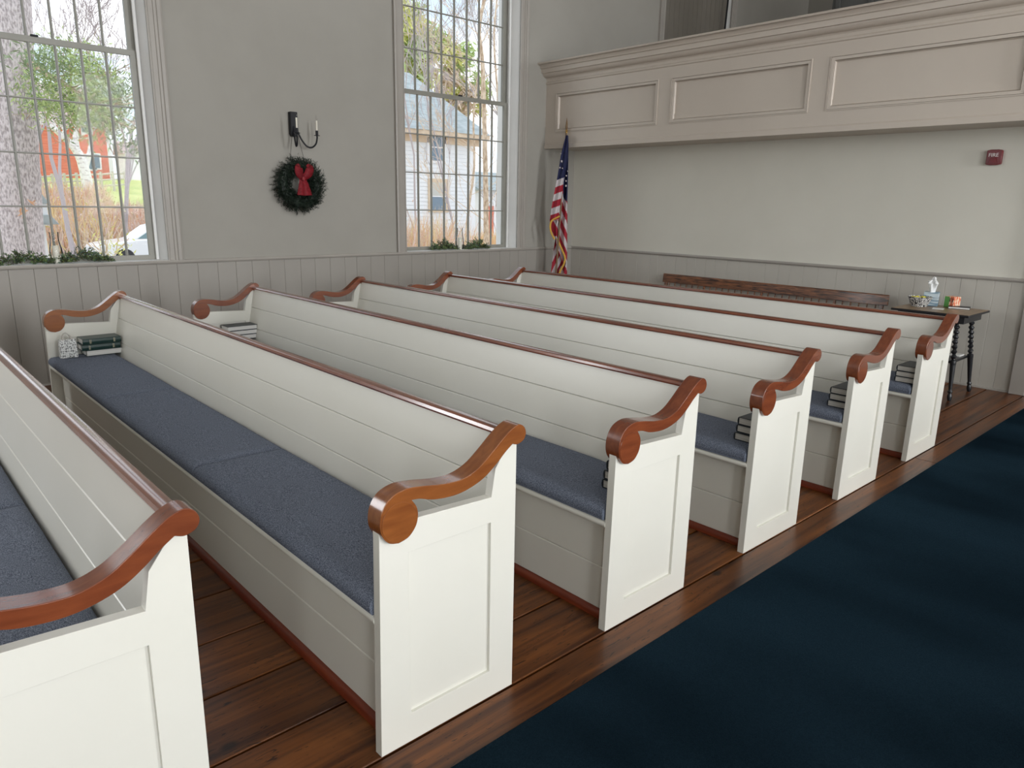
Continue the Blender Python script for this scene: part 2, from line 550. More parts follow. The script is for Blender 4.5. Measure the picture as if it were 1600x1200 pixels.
# lower back wall under the gallery with a doorway towards the aisle, and the far wall behind the gallery
DY0, DY1, DZ = -1.6, 1.60, 2.20
wb = MB()
wb.box(X1, X1 + 0.14, DY1, WY, -0.05, 2.345)
wb.box(X1, X1 + 0.14, -WY, DY0, -0.05, 2.345)
wb.box(X1, X1 + 0.14, DY0, DY1, DZ, 2.345)
wall_back = structure(wb.build('wall_back', M['plaster_lit']))
wall_upper = structure(MB().box(XB, XB + .2, -WY, WY, -0.05, H_CEIL).build('wall_upper', M['plaster']))

# floor: sub-floor plus planks that run along the aisle
floor = structure(MB().box(XF, XB, -WY, WY, -0.05, -0.022).build('floor', M['subfloor']))
joints = [1.20, 1.598, 1.893, 2.205, 2.522, 2.853, 3.19, 3.50, 3.83, 4.14, 4.47, 4.80, 5.11, 5.44, 5.77, 6.08, 6.42, 6.75, 7.03, WY]
cuts = {1: [3.02], 2: [-1.2, 5.6], 3: [2.3], 4: [-0.6, 4.4], 5: [3.9]}
rnd = random.Random(3)
for i in range(len(joints) - 1):
    a, b = joints[i], joints[i + 1]
    cs = [-2.5] + cuts.get(i, [rnd.uniform(0.2, 2.4), rnd.uniform(3.6, 6.4)]) + [X1]
    for j in range(len(cs) - 1):
        x0, x1 = cs[j] + 0.0012, cs[j + 1] - 0.0012
        g = 0.0052 if i else 0.0042
        pm = MB().box(x0, x1, a + g, b - g, -0.022, rnd.uniform(-0.0012, 0.0))
        pm.build('floor_plank', M['floor'], floor, bevel=0.003, segs=1)
MB().box(XF, -2.5, 1.2, WY, -0.022, 0).build('plain_floor', M['floor'], floor)
MB().box(XF, X1, -WY, 1.2, -0.022, 0).build('plain_floor', M['floor'], floor)
MB().box(X1, XB, -WY, WY, -0.022, 0).build('plain_floor', M['floor'], floor)

# gallery: floor slab, soffit, panelled front and cornice
gal = structure(empty('gallery'))
MB().box(XG + 0.02, XB, -WY, WY, 2.345, 2.62).build('gallery_floor', M['gallery'], gal)
PZ0, PZ1 = 2.515, 3.003                 # recess of the panels
starts = [5.46 - 1.806 * k for k in range(7)]
edges = [(s, s + 1.632) for s in starts]
fr = MB()
fr.box(XG, XG + 0.05, -WY, WY, 2.335, PZ0)
fr.box(XG, XG + 0.05, -WY, WY, PZ1, 3.30)
ys = sorted([WY] + [e for ed in edges for e in ed] + [-WY])
for i in range(0, len(ys), 2):
    fr.box(XG, XG + 0.05, ys[i], ys[i + 1], PZ0, PZ1)
fr.build('gallery_front', M['gallery'], gal)
for (a, b) in edges:
    MB().box(XG + 0.028, XG + 0.048, a - .01, b + .01, PZ0 - .01, PZ1 + .01).build('gallery_panel', M['gallery'], gal)
    md = MB()
    w = 0.052
    def mould(y0, y1, z0, z1):
        # picture-frame moulding with a raised outer bead and an inner slope
        for (o0, o1, d0, d1) in ((0.0, 0.010, -0.008, -0.009), (0.013, 0.040, -0.005, -0.004), (0.044, 0.052, 0.004, 0.020)):
            A = (y0 + o0, y1 - o0, z0 + o0, z1 - o0)
            B = (y0 + o1, y1 - o1, z0 + o1, z1 - o1)
            ca = [(A[0], A[2]), (A[1], A[2]), (A[1], A[3]), (A[0], A[3])]
            cb = [(B[0], B[2]), (B[1], B[2]), (B[1], B[3]), (B[0], B[3])]
            for q in range(4):
                r_ = (q + 1) % 4
                xa, xb = XG + d0, XG + d1
                md.quad([(xa, *ca[q]), (xa, *ca[r_]), (xb, *cb[r_]), (xb, *cb[q])])
                md.quad([(xa, *ca[q]), (xa, *ca[r_]), (XG + 0.03, *ca[r_]), (XG + 0.03, *ca[q])])
                md.quad([(xb, *cb[q]), (xb, *cb[r_]), (XG + 0.03, *cb[r_]), (XG + 0.03, *cb[q])])
    mould(a, b, PZ0, PZ1)
    md.build('panel_moulding', M['gallery'], gal)
# bottom bead and soffit edge
MB().prism([(XG - 0.012, 2.322), (XG + 0.06, 2.322), (XG + 0.06, 2.36), (XG, 2.386), (XG - 0.012, 2.372)], -WY, WY, 'y').build('bottom_bead', M['gallery'], gal)
MB().box(XG + 0.05, X1 + 0.02, -WY, WY, 2.332, 2.346).build('soffit', M['gallery'], gal)
# cornice in four runs of moulding
def run(name, poly): MB().prism(poly, -WY, WY, 'y').build(name, M['gallery'], gal)
run('cornice_bead', [(XG - 0.012, 3.128), (XG, 3.12), (XG, 3.156), (XG - 0.008, 3.152), (XG - 0.014, 3.14)])
cv = [(XG, 3.185)]
for k in range(7):
    t = k / 6 * PI / 2
    cv.append((XG - 0.012 - 0.060 * math.sin(t), 3.20 + 0.050 * (1 - math.cos(t))))
cv += [(XG + 0.02, 3.25), (XG + 0.02, 3.185)]
run('cornice_cove', cv)
run('cornice_fascia', [(XG - 0.098, 3.25), (XG + 0.04, 3.25), (XG + 0.04, 3.30), (XG - 0.102, 3.30)])
run('cornice_ogee', [(XG - 0.108, 3.30), (XG - 0.118, 3.306), (XG - 0.122, 3.318), (XG - 0.135, 3.335), (XG - 0.152, 3.345), (XG + 0.05, 3.345), (XG + 0.05, 3.30)])
run('cornice_cap', [(XG - 0.168, 3.347), (XG - 0.172, 3.357), (XG - 0.166, 3.368), (XG + 0.10, 3.372), (XG + 0.10, 3.347)])

# wainscot: boards side by side, chair rail on top
def boards_along(parent, lo, hi, along, pos, sign, pitches, z1=CAP_B, skip=None):
    r = random.Random(int(lo * 100) + 11)
    a = lo
    while a < hi - 0.03:
        w = r.choice(pitches)
        b = min(a + w, hi)
        if hi - b < 0.05: b = hi
        t = 0.014 + r.uniform(-0.0006, 0.0006)
        g = 0.0006
        m = MB()
        c = 0.0022
        poly = [(a + g, 0.0), (b - g, 0.0), (b - g, t - c), (b - g - c, t), (a + g + c, t), (a + g, t - c)]
        if along == 'x':
            m.prism([(p[0], pos - sign * p[1]) for p in poly], 0.0, z1, 'z')
        else:
            m.prism([(pos - sign * p[1], p[0]) for p in poly], 0.0, z1, 'z')
        m.build('wainscot_board', M['wainscot'] if along == 'x' else M['wainscot_lit'], parent)
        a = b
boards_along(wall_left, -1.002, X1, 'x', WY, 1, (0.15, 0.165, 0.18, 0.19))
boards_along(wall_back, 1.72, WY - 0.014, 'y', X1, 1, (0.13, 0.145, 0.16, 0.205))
tr = MB()
tr.prism([(WY, CAP_B - 0.002), (WY - 0.028, CAP_B + 0.004), (WY - 0.034, CAP_B + 0.018), (WY - 0.028, CAP_T), (WY, CAP_T)], -3, X1, 'x')
structure(tr.build('trim_2', M['trim']))
tr = MB()
tr.prism([(X1, CAP_B - 0.002), (X1 - 0.028, CAP_B + 0.004), (X1 - 0.034, CAP_B + 0.018), (X1 - 0.028, CAP_T), (X1, CAP_T)], 1.72, WY, 'y')
structure(tr.build('trim_3', M['trim']))
structure(MB().prism([(X1 - 0.014, 0), (X1 - 0.026, 0), (X1 - 0.024, 0.012), (X1 - 0.014, 0.018)], 1.72, WY - 0.02, 'y').build('baseboard_back', M['trim']))
structure(MB().prism([(WY - 0.014, 0), (WY - 0.026, 0), (WY - 0.024, 0.012), (WY - 0.014, 0.018)], -3, X1 - 0.014, 'x').build('baseboard_left', M['trim']))
# door casing at the right edge of the view, with the doorway beyond
dc = structure(empty('door_1'))
MB().box(X1 - 0.045, X1 + 0.005, DY1 - 0.005, DY1 + 0.118, 0, DZ + 0.12).build('door_casing', M['trim'], dc, bevel=0.003)
MB().box(X1 - 0.045, X1 + 0.005, DY0 - 0.118, DY0 + 0.005, 0, DZ + 0.12).build('door_casing', M['trim'], dc, bevel=0.003)
MB().box(X1 - 0.043, X1 + 0.005, DY0, DY1, DZ, DZ + 0.12).build('door_head', M['trim'], dc, bevel=0.003)
MB().box(X1 + 0.005, X1 + 0.14, DY1 - 0.022, DY1, 0, DZ).build('door_jamb', M['door_dark'], dc)
MB().box(X1 + 0.08, X1 + 0.12, DY0, DY1 - 0.022, 0, DZ).build('door_leaf', M['door_dark'], dc)

# ------------------------------------------------------------------ windows
def make_window(name, c, shutter=False):
    w = structure(empty(name, (c, WY, 0)))
    # moulded casing, two sides and a head: stepped profile
    for s in (-1, 1):
        m = MB()
        e = WIN_HW
        prof = [(e - 0.008, 0.0), (e - 0.008, -0.020), (e + 0.006, -0.024), (e + 0.012, -0.018), (e + 0.050, -0.018), (e + 0.055, -0.026),
                (e + 0.075, -0.026), (e + 0.082, -0.036), (e + 0.108, -0.040), (e + 0.122, -0.036), (e + 0.122, 0.0)]
        m.prism([(s * p[0], p[1]) for p in prof], CAP_T - 0.003, WIN_Z1 + 0.13, 'z')
        m.build('casing', M['trim'], w)
    MB().box(-WIN_HW - .12, WIN_HW + .12, -0.034, 0, WIN_Z1 - 0.008, WIN_Z1 + 0.14).build('casing_head', M['trim'], w)
    # splayed reveals
    for s in (-1, 1):
        MB().prism([(s * WIN_HW, -0.004), (s * GL_HW, 0.155), (s * (GL_HW + 0.0), WT), (s * (WIN_HW + 0.01), WT), (s * (WIN_HW + 0.01), -0.004)], WIN_Z0, WIN_Z1, 'z').build('reveal', M['reveal'], w)
        MB().box(min(s * (GL_HW + .001), s * (GL_HW - 0.022)), max(s * (GL_HW + .001), s * (GL_HW - 0.022)), 0.120, 0.142, WIN_Z0, WIN_Z1).build('stop_bead', M['reveal'], w)
    MB().box(-WIN_HW, WIN_HW, -0.004, WT, WIN_Z1 - 0.015, WIN_Z1 + 0.01).build('head_reveal', M['reveal'], w)
    MB().box(-WIN_HW + .002, WIN_HW - .002, -0.028, WT, WIN_Z0 - 0.012, WIN_Z0 + 0.0015).build('sill', M['reveal'], w)
    if shutter:
        k = 0
        x = -GL_HW
        while x < GL_HW - 0.02:
            x2 = min(x + 0.118, GL_HW)
            MB().box(x + 0.002, x2 - 0.002, 0.03, 0.05, WIN_Z0, WIN_Z1 - 0.02).build('shutter_board', M['shutter'], w, bevel=0.004, segs=1)
            x = x2
        MB().box(-GL_HW, GL_HW, 0.05, 0.07, WIN_Z0, WIN_Z1 - .02).build('shutter_back', M['shutter'], w)
        return w
    gw = 0.765
    pw = 2 * gw / 8
    for (z0, z1, yy, zb, zt, rows) in ((1.076, 2.815, 0.150, WIN_Z0 + 0.001, 2.860, 4), (2.868, 5.068, 0.188, 2.822, WIN_Z1 - 0.016, 5)):
        s_ = MB()
        d = 0.036
        s_.box(-GL_HW + .004, -gw, yy, yy + d, zb, zt)
        s_.box(gw, GL_HW - .004, yy, yy + d, zb, zt)
        s_.box(-gw, gw, yy, yy + d, zb, z0)
        s_.box(-gw, gw, yy, yy + d, z1, zt)
        sash = s_.build('sash', M['sash'], w)
        ph = (z1 - z0) / rows
        mv = MB().prism([(-0.010, 0.0), (-0.004, -0.012), (0.004, -0.012), (0.010, 0.0), (0.010, 0.014), (-0.010, 0.014)], z0, z1, 'z')
        mvo = None
        for k in range(1, 8):
            if mvo is None:
                mvo = mv.build('muntin', M['sash'], sash, loc=(-gw + k * pw, yy + 0.014, 0))
            else:
                share(mvo, 'muntin', sash, (-gw + k * pw, yy + 0.014, 0))
        mho = None
        for k in range(1, rows):
            if mho is None:
                mho = MB().prism([(-0.0, -0.007), (-0.010, -0.003), (-0.010, 0.003), (0.0, 0.007), (0.013, 0.007), (0.013, -0.007)], -gw, gw, 'x').build('muntin_bar', M['sash'], sash, loc=(0, yy + 0.0145, z0 + k * ph))
            else:
                share(mho, 'muntin_bar', sash, (0, yy + 0.0145, z0 + k * ph))
        po = None
        for i in range(8):
            for j in range(rows):
                L = (-gw + (i + 0.5) * pw, yy + 0.022, z0 + (j + 0.5) * ph)
                if po is None:
                    po = MB().box(-pw / 2, pw / 2, -0.0012, 0.0012, -ph / 2, ph / 2).build('pane', M['glass'], sash, loc=L)
                else:
                    share(po, 'pane', sash, L)
    MB().box(0.02, 0.075, 0.135, 0.158, 2.858, 2.874).build('sash_lock', M['black_metal'], w, bevel=0.003)
    return w
win1 = make_window('window_1', WIN_C[0])
win2 = make_window('window_2', WIN_C[1])
win3 = make_window('window_3', 10.48, shutter=True)

# ------------------------------------------------------------------ pews
PY0, PY1 = 1.601, 5.902              # outer faces of the end panels
PT = 0.032                           # end panel thickness
PX = [0.97 + (k - 2) * 1.0055 for k in range(1, 7)]
ARM = [(.066, .676), (.035, .685), (.013, .712), (.006, .746), (.014, .785), (.041, .817), (.088, .831), (.146, .826), (.221, .813),
       (.290, .811), (.348, .829), (.397, .862), (.446, .901), (.483, .926), (.514, .936), (.537, .925), (.546, .903), (.537, .882), (.512, .872), (.490, .878)]
ARM2 = [(.490, .878), (.459, .856), (.422, .825), (.373, .793), (.313, .773), (.255, .767), (.188, .774), (.140, .789), (.112, .793)]
ARM3 = [(.112, .793), (.128, .768), (.132, .740), (.123, .710), (.099, .685), (.066, .676)]
def arm_outline():
    o = spline([(x, z, 0) for x, z in ARM], 5) + spline([(x, z, 0) for x, z in ARM2], 5)[1:] + spline([(x, z, 0) for x, z in ARM3], 5)[1:-1]
    return [(p.x, p.y) for p in o]

def frame_polys(m, y0, y1, polys):
    """adjoining outlines in x,z become one welded slab: shared sides are left out"""
    ids = {}
    def vid(p, y):
        k = (round(p[0], 5), round(p[1], 5), y)
        if k not in ids:
            ids[k] = len(m.v); m.v.append((p[0], y, p[1]))
        return ids[k]
    sides = {}
    for poly in polys:
        m.f.append(tuple(vid(p, y0) for p in poly)); m.mi.append(0)
        m.f.append(tuple(vid(p, y1) for p in reversed(poly))); m.mi.append(0)
        for i in range(len(poly)):
            a, b = poly[i], poly[(i + 1) % len(poly)]
            sides.setdefault(frozenset((a, b)), []).append((a, b))
    for v in sides.values():
        if len(v) == 1:
            a, b = v[0]
            m.f.append((vid(b, y0), vid(a, y0), vid(a, y1), vid(b, y1))); m.mi.append(0)

def make_pew(amber):
    p = empty('church_pew')
    wood = M['arm_amber'] if amber else M['arm']
    for s, ya in ((0, PY0), (1, PY1 - PT)):
        m = MB()
        frame_polys(m, ya, ya + PT, [
            [(0, 0), (.108, 0), (.108, .098), (.108, .630), (.108, .720), (.012, .72), (.012, .69)],
            [(.108, 0), (.418, 0), (.418, .098), (.108, .098)],
            [(.108, .630), (.418, .630), (.419, .714), (.148, .727), (.108, .720)],
            [(.418, 0), (.521, 0), (.521, .885), (.492, .885), (.434, .806), (.419, .714), (.418, .630), (.418, .098)]])
        e = m.build('end_panel', M['pew'], p, bevel=0.0022, segs=2)
        MB().box(.10, .426, ya + 0.0115, ya + PT - 0.0115, .09, .64).build('inset_panel', M['pew'], e)
        mid = ya + PT / 2
        a = MB().prism(arm_outline(), mid - 0.032, mid + 0.032).build('arm_rest', wood, p, bevel=0.0035, segs=2)
        for q, dy in ((-1, -0.0335), (1, 0.0320)):
            d = MB()
            n = 28
            d.prism([(.0685 + .0575 * math.cos(2 * PI * i / n), .7395 + .0590 * math.sin(2 * PI * i / n)) for i in range(n)], mid + dy, mid + dy + 0.0015)
            d.build('scroll_disc', wood, a, bevel=0.0006, segs=1)
    yi0, yi1 = PY0 + PT, PY1 - PT
    # raked back of three boards
    def bx(z): return 0.42 + (z - 0.47) * 0.2
    zz = [0.12, 0.578, 0.738, 0.889]
    for i in range(3):
        a, b = zz[i] + 0.0008, zz[i + 1] - 0.0008
        c = 0.0035
        t = 0.022
        poly = [(bx(a) + c, a), (bx(a), a + c), (bx(b), b - c), (bx(b) + c, b), (bx(b) + t - c, b), (bx(b) + t, b - c), (bx(a) + t, a + c), (bx(a) + t - c, a)]
        MB().prism(poly, yi0, yi1).build('back_board', M['pew'], p)
    # rail on top of the back
    cxr, czr = 0.513, 0.8885
    pr = [(cxr - 0.022, czr), (cxr - 0.0245, czr + 0.007), (cxr - 0.020, czr + 0.0165), (cxr - 0.010, czr + 0.0215), (cxr + 0.010, czr + 0.0215), (cxr + 0.020, czr + 0.0165), (cxr + 0.0245, czr + 0.007), (cxr + 0.022, czr)]
    MB().prism(pr, yi0 + 0.010, yi1 - 0.010).build('top_rail', M['rail'], p, smooth=True)
    # seat with rounded nosing
    ns = [(0.44, 0.418), (0.44, 0.448)] + [(0.020 + 0.015 * math.cos(t), 0.433 + 0.015 * math.sin(t)) for t in [PI / 2 + PI * k / 8 for k in range(9)]]
    MB().prism(ns, yi0, yi1).build('seat_board', M['pew'], p, smooth=True)
    for (z0, z1) in ((0.03, 0.2135), (0.2150, 0.418)):
        c = 0.003
        MB().prism([(.072 + c, z0), (.072, z0 + c), (.072, z1 - c), (.072 + c, z1), (.092, z1), (.092, z0)], yi0, yi1).build('front_board', M['pew'], p)
    MB().prism([(.050, 0), (.051, .012), (.057, .024), (.068, .031), (.092, .031), (.092, 0)], yi0, yi1).build('kick_strip', M['kick'], p, smooth=True)
    return p

def cushion_mesh():
    # softly crowned pad, front edge to the nosing, with a welt of stitching
    L, D, T = 1.401, 0.405, 0.060
    nx, ny = 14, 40
    bm_v, bm_f = [], []
    r = random.Random(5)
    def edge(t):  # soft rounding towards the border
        return 1 - max(0.0, 1 - t / 0.022) ** 2.2 * 1.0
    us = [0, .006, .014, .03] + [0.03 + (D - 0.06) * k / nx for k in range(1, nx)] + [D - .03, D - .014, D - .006, D]
    vs_ = [0, .006, .014, .03] + [0.03 + (L - 0.06) * k / ny for k in range(1, ny)] + [L - .03, L - .014, L - .006, L]
    m = MB()
    top = []
    for x in us:
        row = []
        for y in vs_:
            e = min(x, D - x, y, L - y)
            z = T - 0.020 * (max(0.0, 1 - e / 0.030) ** 2.0) + 0.004 * math.sin(PI * x / D) * math.sin(PI * y / L)
            z += 0.0016 * math.sin(7 * y + 3 * x) * math.sin(11 * x + 2 * y)
            for yc in (0.35, 0.70, 1.05):
                z -= 0.0022 * math.exp(-((y - yc - 0.03 * math.sin(9 * x)) / 0.012) ** 2)
            row.append(len(m.v)); m.v.append((x, y, z))
        top.append(row)
    bot = []
    for i in range(len(us) - 1):
        for j in range(len(vs_) - 1):
            m.f.append((top[i][j], top[i + 1][j], top[i + 1][j + 1], top[i][j + 1])); m.mi.append(0)
    # skirt
    ring = [top[i][0] for i in range(len(us))] + [top[-1][j] for j in range(1, len(vs_))] + [top[i][-1] for i in reversed(range(len(us) - 1))] + [top[0][j] for j in reversed(range(1, len(vs_) - 1))]
    prev = ring
    for (inset, z) in ((-0.004, 0.026), (-0.003, 0.012), (0.003, 0.0015)):
        cur = []
        for q in ring:
            x, y, _ = m.v[q]
            X = x + (inset if x < 1e-6 else (-inset if x > D - 1e-6 else 0))
            Y = y + (inset * .3 if y < 1e-6 else (-inset * .3 if y > L - 1e-6 else 0))
            cur.append(len(m.v)); m.v.append((X, Y, z))
        k = len(ring)
        for i in range(k):
            m.f.append((prev[i], cur[i], cur[(i + 1) % k], prev[(i + 1) % k])); m.mi.append(0)
        prev = cur
    m.f.append(tuple(prev)); m.mi.append(0)
    return m
CUSH = cushion_mesh().mesh('cushion', M['tweed'])
CUSH.polygons.foreach_set('use_smooth', [True] * len(CUSH.polygons))

PEW_LABEL = ['white painted pew cut off by the lower left corner, nearest the camera',
             'white pew with the full blue cushion run and amber scroll arm, second from the left',
             'white scroll-armed pew third from the left, a sliver of books inside its end',
             'white scroll-armed pew, fourth from the left, books stacked at its aisle end',
             'white scroll-armed pew, fifth from the left, second nearest the back wall',
             'white scroll-armed pew standing nearest the back wall and black table']
PEW_WORD = ['nearest pew at lower left', 'second pew from the left', 'third pew from the left', 'fourth pew from the left', 'fifth pew from the left', 'last pew by the back wall']
red_pew = make_pew(False)
amber_pew = make_pew(True)
remember(None)
pews = []
for k in range(6):
    if k == 1: p = amber_pew
    elif k == 0: p = red_pew
    else: p = copy_tree(red_pew)
    p.location = (PX[k], 0, 0)
    tag(p, PEW_LABEL[k], 'pew', 'white pews in rows')
    pews.append(p)
    for j in range(3):
        c = bpy.data.objects.new('cushion', CUSH)
        C.objects.link(c)
        c.location = (PX[k] + 0.004, PY0 + PT + 0.008 + j * 1.409, 0.4475)
        tag(c, 'blue-grey tweed cushion, %s, on the %s' % (('aisle end', 'middle one', 'window end')[j], PEW_WORD[k]), 'cushion', 'tweed seat cushions')

# the matching rows across the aisle, out of frame: they shade the carpet
for k in range(6):
    q = copy_tree(red_pew)
    q.location = (PX[k], -(PY0 + PY1), 0)
    tag(q, 'white scroll-armed pew across the aisle, opposite the %s' % PEW_WORD[k], 'pew', 'pews across the aisle')

# ------------------------------------------------------------------ books
def make_book(L=0.215, D=0.125, T=0.036, cover='book_dark', page='page', bands=False):
    """lies flat; spine along +x axis direction at y = 0 side, pages open to +y"""
    b = empty('hymn_book')
    b.name = 'book'
    c = 0.0028
    m = MB()
    m.box(0, L, 0.004, D, 0, c)
    m.box(0, L, 0.004, D, T - c, T)
    sp = [(0.006, 0), (0.0015, 0.004), (0, T * .3), (-0.001, T * .5), (0, T * .7), (0.0015, T - 0.004), (0.006, T), (0.006, T - c), (0.004, T / 2), (0.006, c)]
    m.prism([(y, z) for y, z in sp], 0, L, 'x')
    m.build('cover', M[cover], b)
    MB().box(0.004, L - 0.004, 0.006, D - 0.004, c, T - c).build('page_block', M[page], b)
    if bands:
        for x in (L * 0.18, L * 0.80):
            g = MB()
            g.box(x, x + 0.0035, -0.0022, 0.002, 0.006, T - 0.006)
            g.box(x + 0.008, x + 0.010, -0.0022, 0.002, 0.006, T - 0.006)
            g.build('gilt_band', M['gilt'], b)
    return b
bk_dark = make_book()
bk_green = make_book(0.245, 0.155, 0.040, 'book_green', 'page_white', True)
bk_plain = make_book(0.245, 0.155, 0.040, 'book_green', 'page_white', False)
bk_far = make_book(0.24, 0.150, 0.036, 'book_dark', 'page_white')
remember(None)
used = set()
def put_book(proto, loc, rz, label, group, flip=False):
    b = proto if proto.name not in used else copy_tree(proto)
    used.add(proto.name)
    b.location = loc
    b.rotation_euler = (0, 0, rz)
    tag(b, label, 'book', group)
    return b
SEAT = 0.5105
lev = ('bottom', 'middle', 'top')
# aisle ends: spine towards the window wall (+y), head of the pages towards the camera's left (-x)
for k, word, rx in ((2, 'third', .140), (3, 'fourth', .110), (4, 'fifth', .085), (5, 'last', .045)):
    for i in range(3):
        w = random.uniform(-0.006, 0.006)
        # rotate 180: spine side ends up at larger y
        put_book(bk_dark, (PX[k] + rx + 0.215 + w + 0.008 * i * (1 if k < 5 else .5), (1.768, 1.768, 1.764, 1.762)[k - 2] - 0.001 * i, SEAT + 0.0368 * i), PI,
                 'dark book, %s of the stack at the aisle end of the %s pew' % (lev[i], word), 'books stacked at aisle ends')
# window end of the second pew: spines to the room
put_book(bk_plain, (PX[1] + .455, 5.858, SEAT), PI, 'book with white page edges, bottom of the stack beside the silver bag', 'books on the second pew')
put_book(bk_green, (PX[1] + .185, 5.700, SEAT + .0405), 0, 'dark green gilt-banded book, middle of the stack beside the silver bag', 'books on the second pew')
gb = copy_tree(bk_green); gb.location = (PX[1] + .195, 5.705, SEAT + .081)
tag(gb, 'dark green gilt-banded book, top of the stack beside the silver bag', 'book', 'books on the second pew')
for i in range(3):
    put_book(bk_far, (PX[2] + .455 - .004 * i, 5.860, SEAT + .0365 * i), PI,
             'black book with white pages, %s of the stack at window end, third pew' % lev[i], 'books at the window end of the third pew')

# silver gift bag beside the books
bag = empty('gift_bag', (PX[1] + .055, 5.72, SEAT))
tag(bag, 'small silver speckled gift bag with cord handle on second pew', 'bag')
MB().prism([(0.0, 0), (0.108, 0), (0.104, .128), (0.004, .128)], 0, 0.05).build('bag_body', M['glitter'], bag, bevel=0.002)
for yy in (0.006, 0.046):
    MB().tube(spline([(0.025, yy, .126), (0.032, yy + .004, .152), (0.052, yy + .008, .168), (0.072, yy + .004, .152), (0.08, yy, .126)], 5), 0.0045, 6).build('handle', M['page'], bag, smooth=True)

# ------------------------------------------------------------------ carpet
cm = MB()
ye = lambda x: 1.378 + 0.0115 * x
pts_ = [(-8.5, -1.42), (7.72, -1.45), (7.72, ye(7.72)), (-8.5, ye(-1.0))]
cm.prism(pts_, 0.0005, 0.013, 'z')
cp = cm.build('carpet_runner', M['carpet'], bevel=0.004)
tag(cp, 'dark navy blue carpet covering the wide aisle', 'carpet')

# ------------------------------------------------------------------ spindle-back bench against the back wall
be = empty('wooden_bench', (7.30, 0, 0))
tag(be, 'long dark wooden spindle-back bench against the back wall', 'bench')
BY0, BY1 = 2.86, 5.53
MB().prism([(0.0, .415), (.40, .43), (.41, .45), (.0, .447), (-.015, .43)], BY0, BY1).build('seat', M['bench'], be, bevel=0.004)
cr_ = MB()
n = 24
cr_.prism([(.318, .684), (.338, .684), (.352, .783), (.346, .791), (.338, .791), (.330, .784)], BY0 - .03, BY1 + .02)
cr_.build('crest_rail', M['bench'], be, bevel=0.003)
ny_ = 32
for i in range(1, ny_):
    y = BY0 + (BY1 - BY0) * i / ny_
    big = i in (6, 16, 25)
    m = MB()
    if big:
        m.prism([(.275, .445), (.305, .445), (.342, .70), (.326, .70)], y - .013, y + .013)
        m.build('back_post', M['bench'], be, bevel=0.003, segs=1)
    else:
        m.tube([(.288, y, .445), (.310, y, .57), (.330, y, .69)], [.006, .008, .006], 8)
        m.build('spindle', M['bench'], be, smooth=True)
for y in (BY0 + .03, BY1 - .03):
    MB().prism([(.27, .445), (.32, .445), (.350, .70), (.322, .70)], y - .02, y + .02).build('end_post', M['bench'], be, bevel=0.004)
for y in (BY0 + .15, (BY0 + BY1) / 2, BY1 - .15):
    for (x0, x1) in ((.06, .02), (.34, .40)):
        MB().tube([(x0, y, .425), ((x0 + x1) / 2, y, .22), (x1, y, 0.0)], [.017, .023, .014], 10).build('leg', M['bench'], be, smooth=True)
    MB().tube([(.042, y, .2), (.368, y, .2)], .010, 8).build('stretcher', M['bench'], be, smooth=True)

# ------------------------------------------------------------------ black table with turned legs
TZ = 0.755
tb = empty('side_table', (7.255, 2.240, 0))
tag(tb, 'small table with black twisted legs and brown top by back wall', 'table')
MB().box(-.285, .285, -.315, .315, TZ - .022, TZ - .002).build('top_edge', M['black'], tb, bevel=0.004)
MB().box(-.280, .280, -.310, .310, TZ - .002, TZ).build('tabletop', M['tabletop'], tb)
ap = MB()
ap.box(-.235, .235, -.270, -.252, TZ - .085, TZ - .022)
ap.box(-.235, .235, .252, .270, TZ - .085, TZ - .022)
ap.box(-.240, -.222, -.265, .265, TZ - .085, TZ - .022)
ap.box(.222, .240, -.265, .265, TZ - .085, TZ - .022)
ap.build('apron', M['black'], tb)
def turned_leg(sx, sy):
    top = Vector((sx * .185, sy * .205, TZ - .03))
    bot = Vector((sx * .262, sy * .265, 0.0))
    d = bot - top
    m = MB()
    seg = 12
    rows = []
    a = Vector((1, 0, 0)); a = (a - d.normalized() * a.dot(d.normalized())).normalized()
    b = d.normalized().cross(a)
    N_ = 90
    for i in range(N_ + 1):
        t = i / N_
        c = top + d * t
        if t < 0.05: r, tw = .023, 0
        elif t < 0.52: r, tw = .0185 + 0.0055 * math.sin((t - .05) / .47 * 2 * PI * 8), .3
        elif t < 0.56: r, tw = .026, 0
        elif t < 0.88: r, tw = .024 - .010 * (t - .56) / .32, 0
        elif t < 0.91: r, tw = .020, 0
        else: r, tw = .014 + .006 * math.sin((t - .91) / .09 * PI), 0
        rows.append(len(m.v))
        for k in range(seg):
            th = 2 * PI * k / seg
            rr = r * (1 + (0.10 * math.sin(th - t * 95) if tw else 0))
            m.v.append(tuple(c + (a * math.cos(th) + b * math.sin(th)) * rr))
    for i in range(N_):
        for k in range(seg):
            k2 = (k + 1) % seg
            m.f.append((rows[i] + k, rows[i] + k2, rows[i + 1] + k2, rows[i + 1] + k)); m.mi.append(0)
    m.f.append(tuple(rows[-1] + k for k in range(seg))); m.mi.append(0)
    m.build('leg', M['black'], tb, smooth=True)
for sx in (-1, 1):
    for sy in (-1, 1): turned_leg(sx, sy)
MB().box(-.205, .205, -.225, .225, .315, .337).build('lower_shelf', M['black'], tb, bevel=0.004)
sh = MB().box(7.32, 7.44, 2.04, 2.13, .3375, .349).build('booklet', M['page_white'], bevel=0.002)
tag(sh, 'pale booklet lying on the lower shelf of the black table', 'booklet')

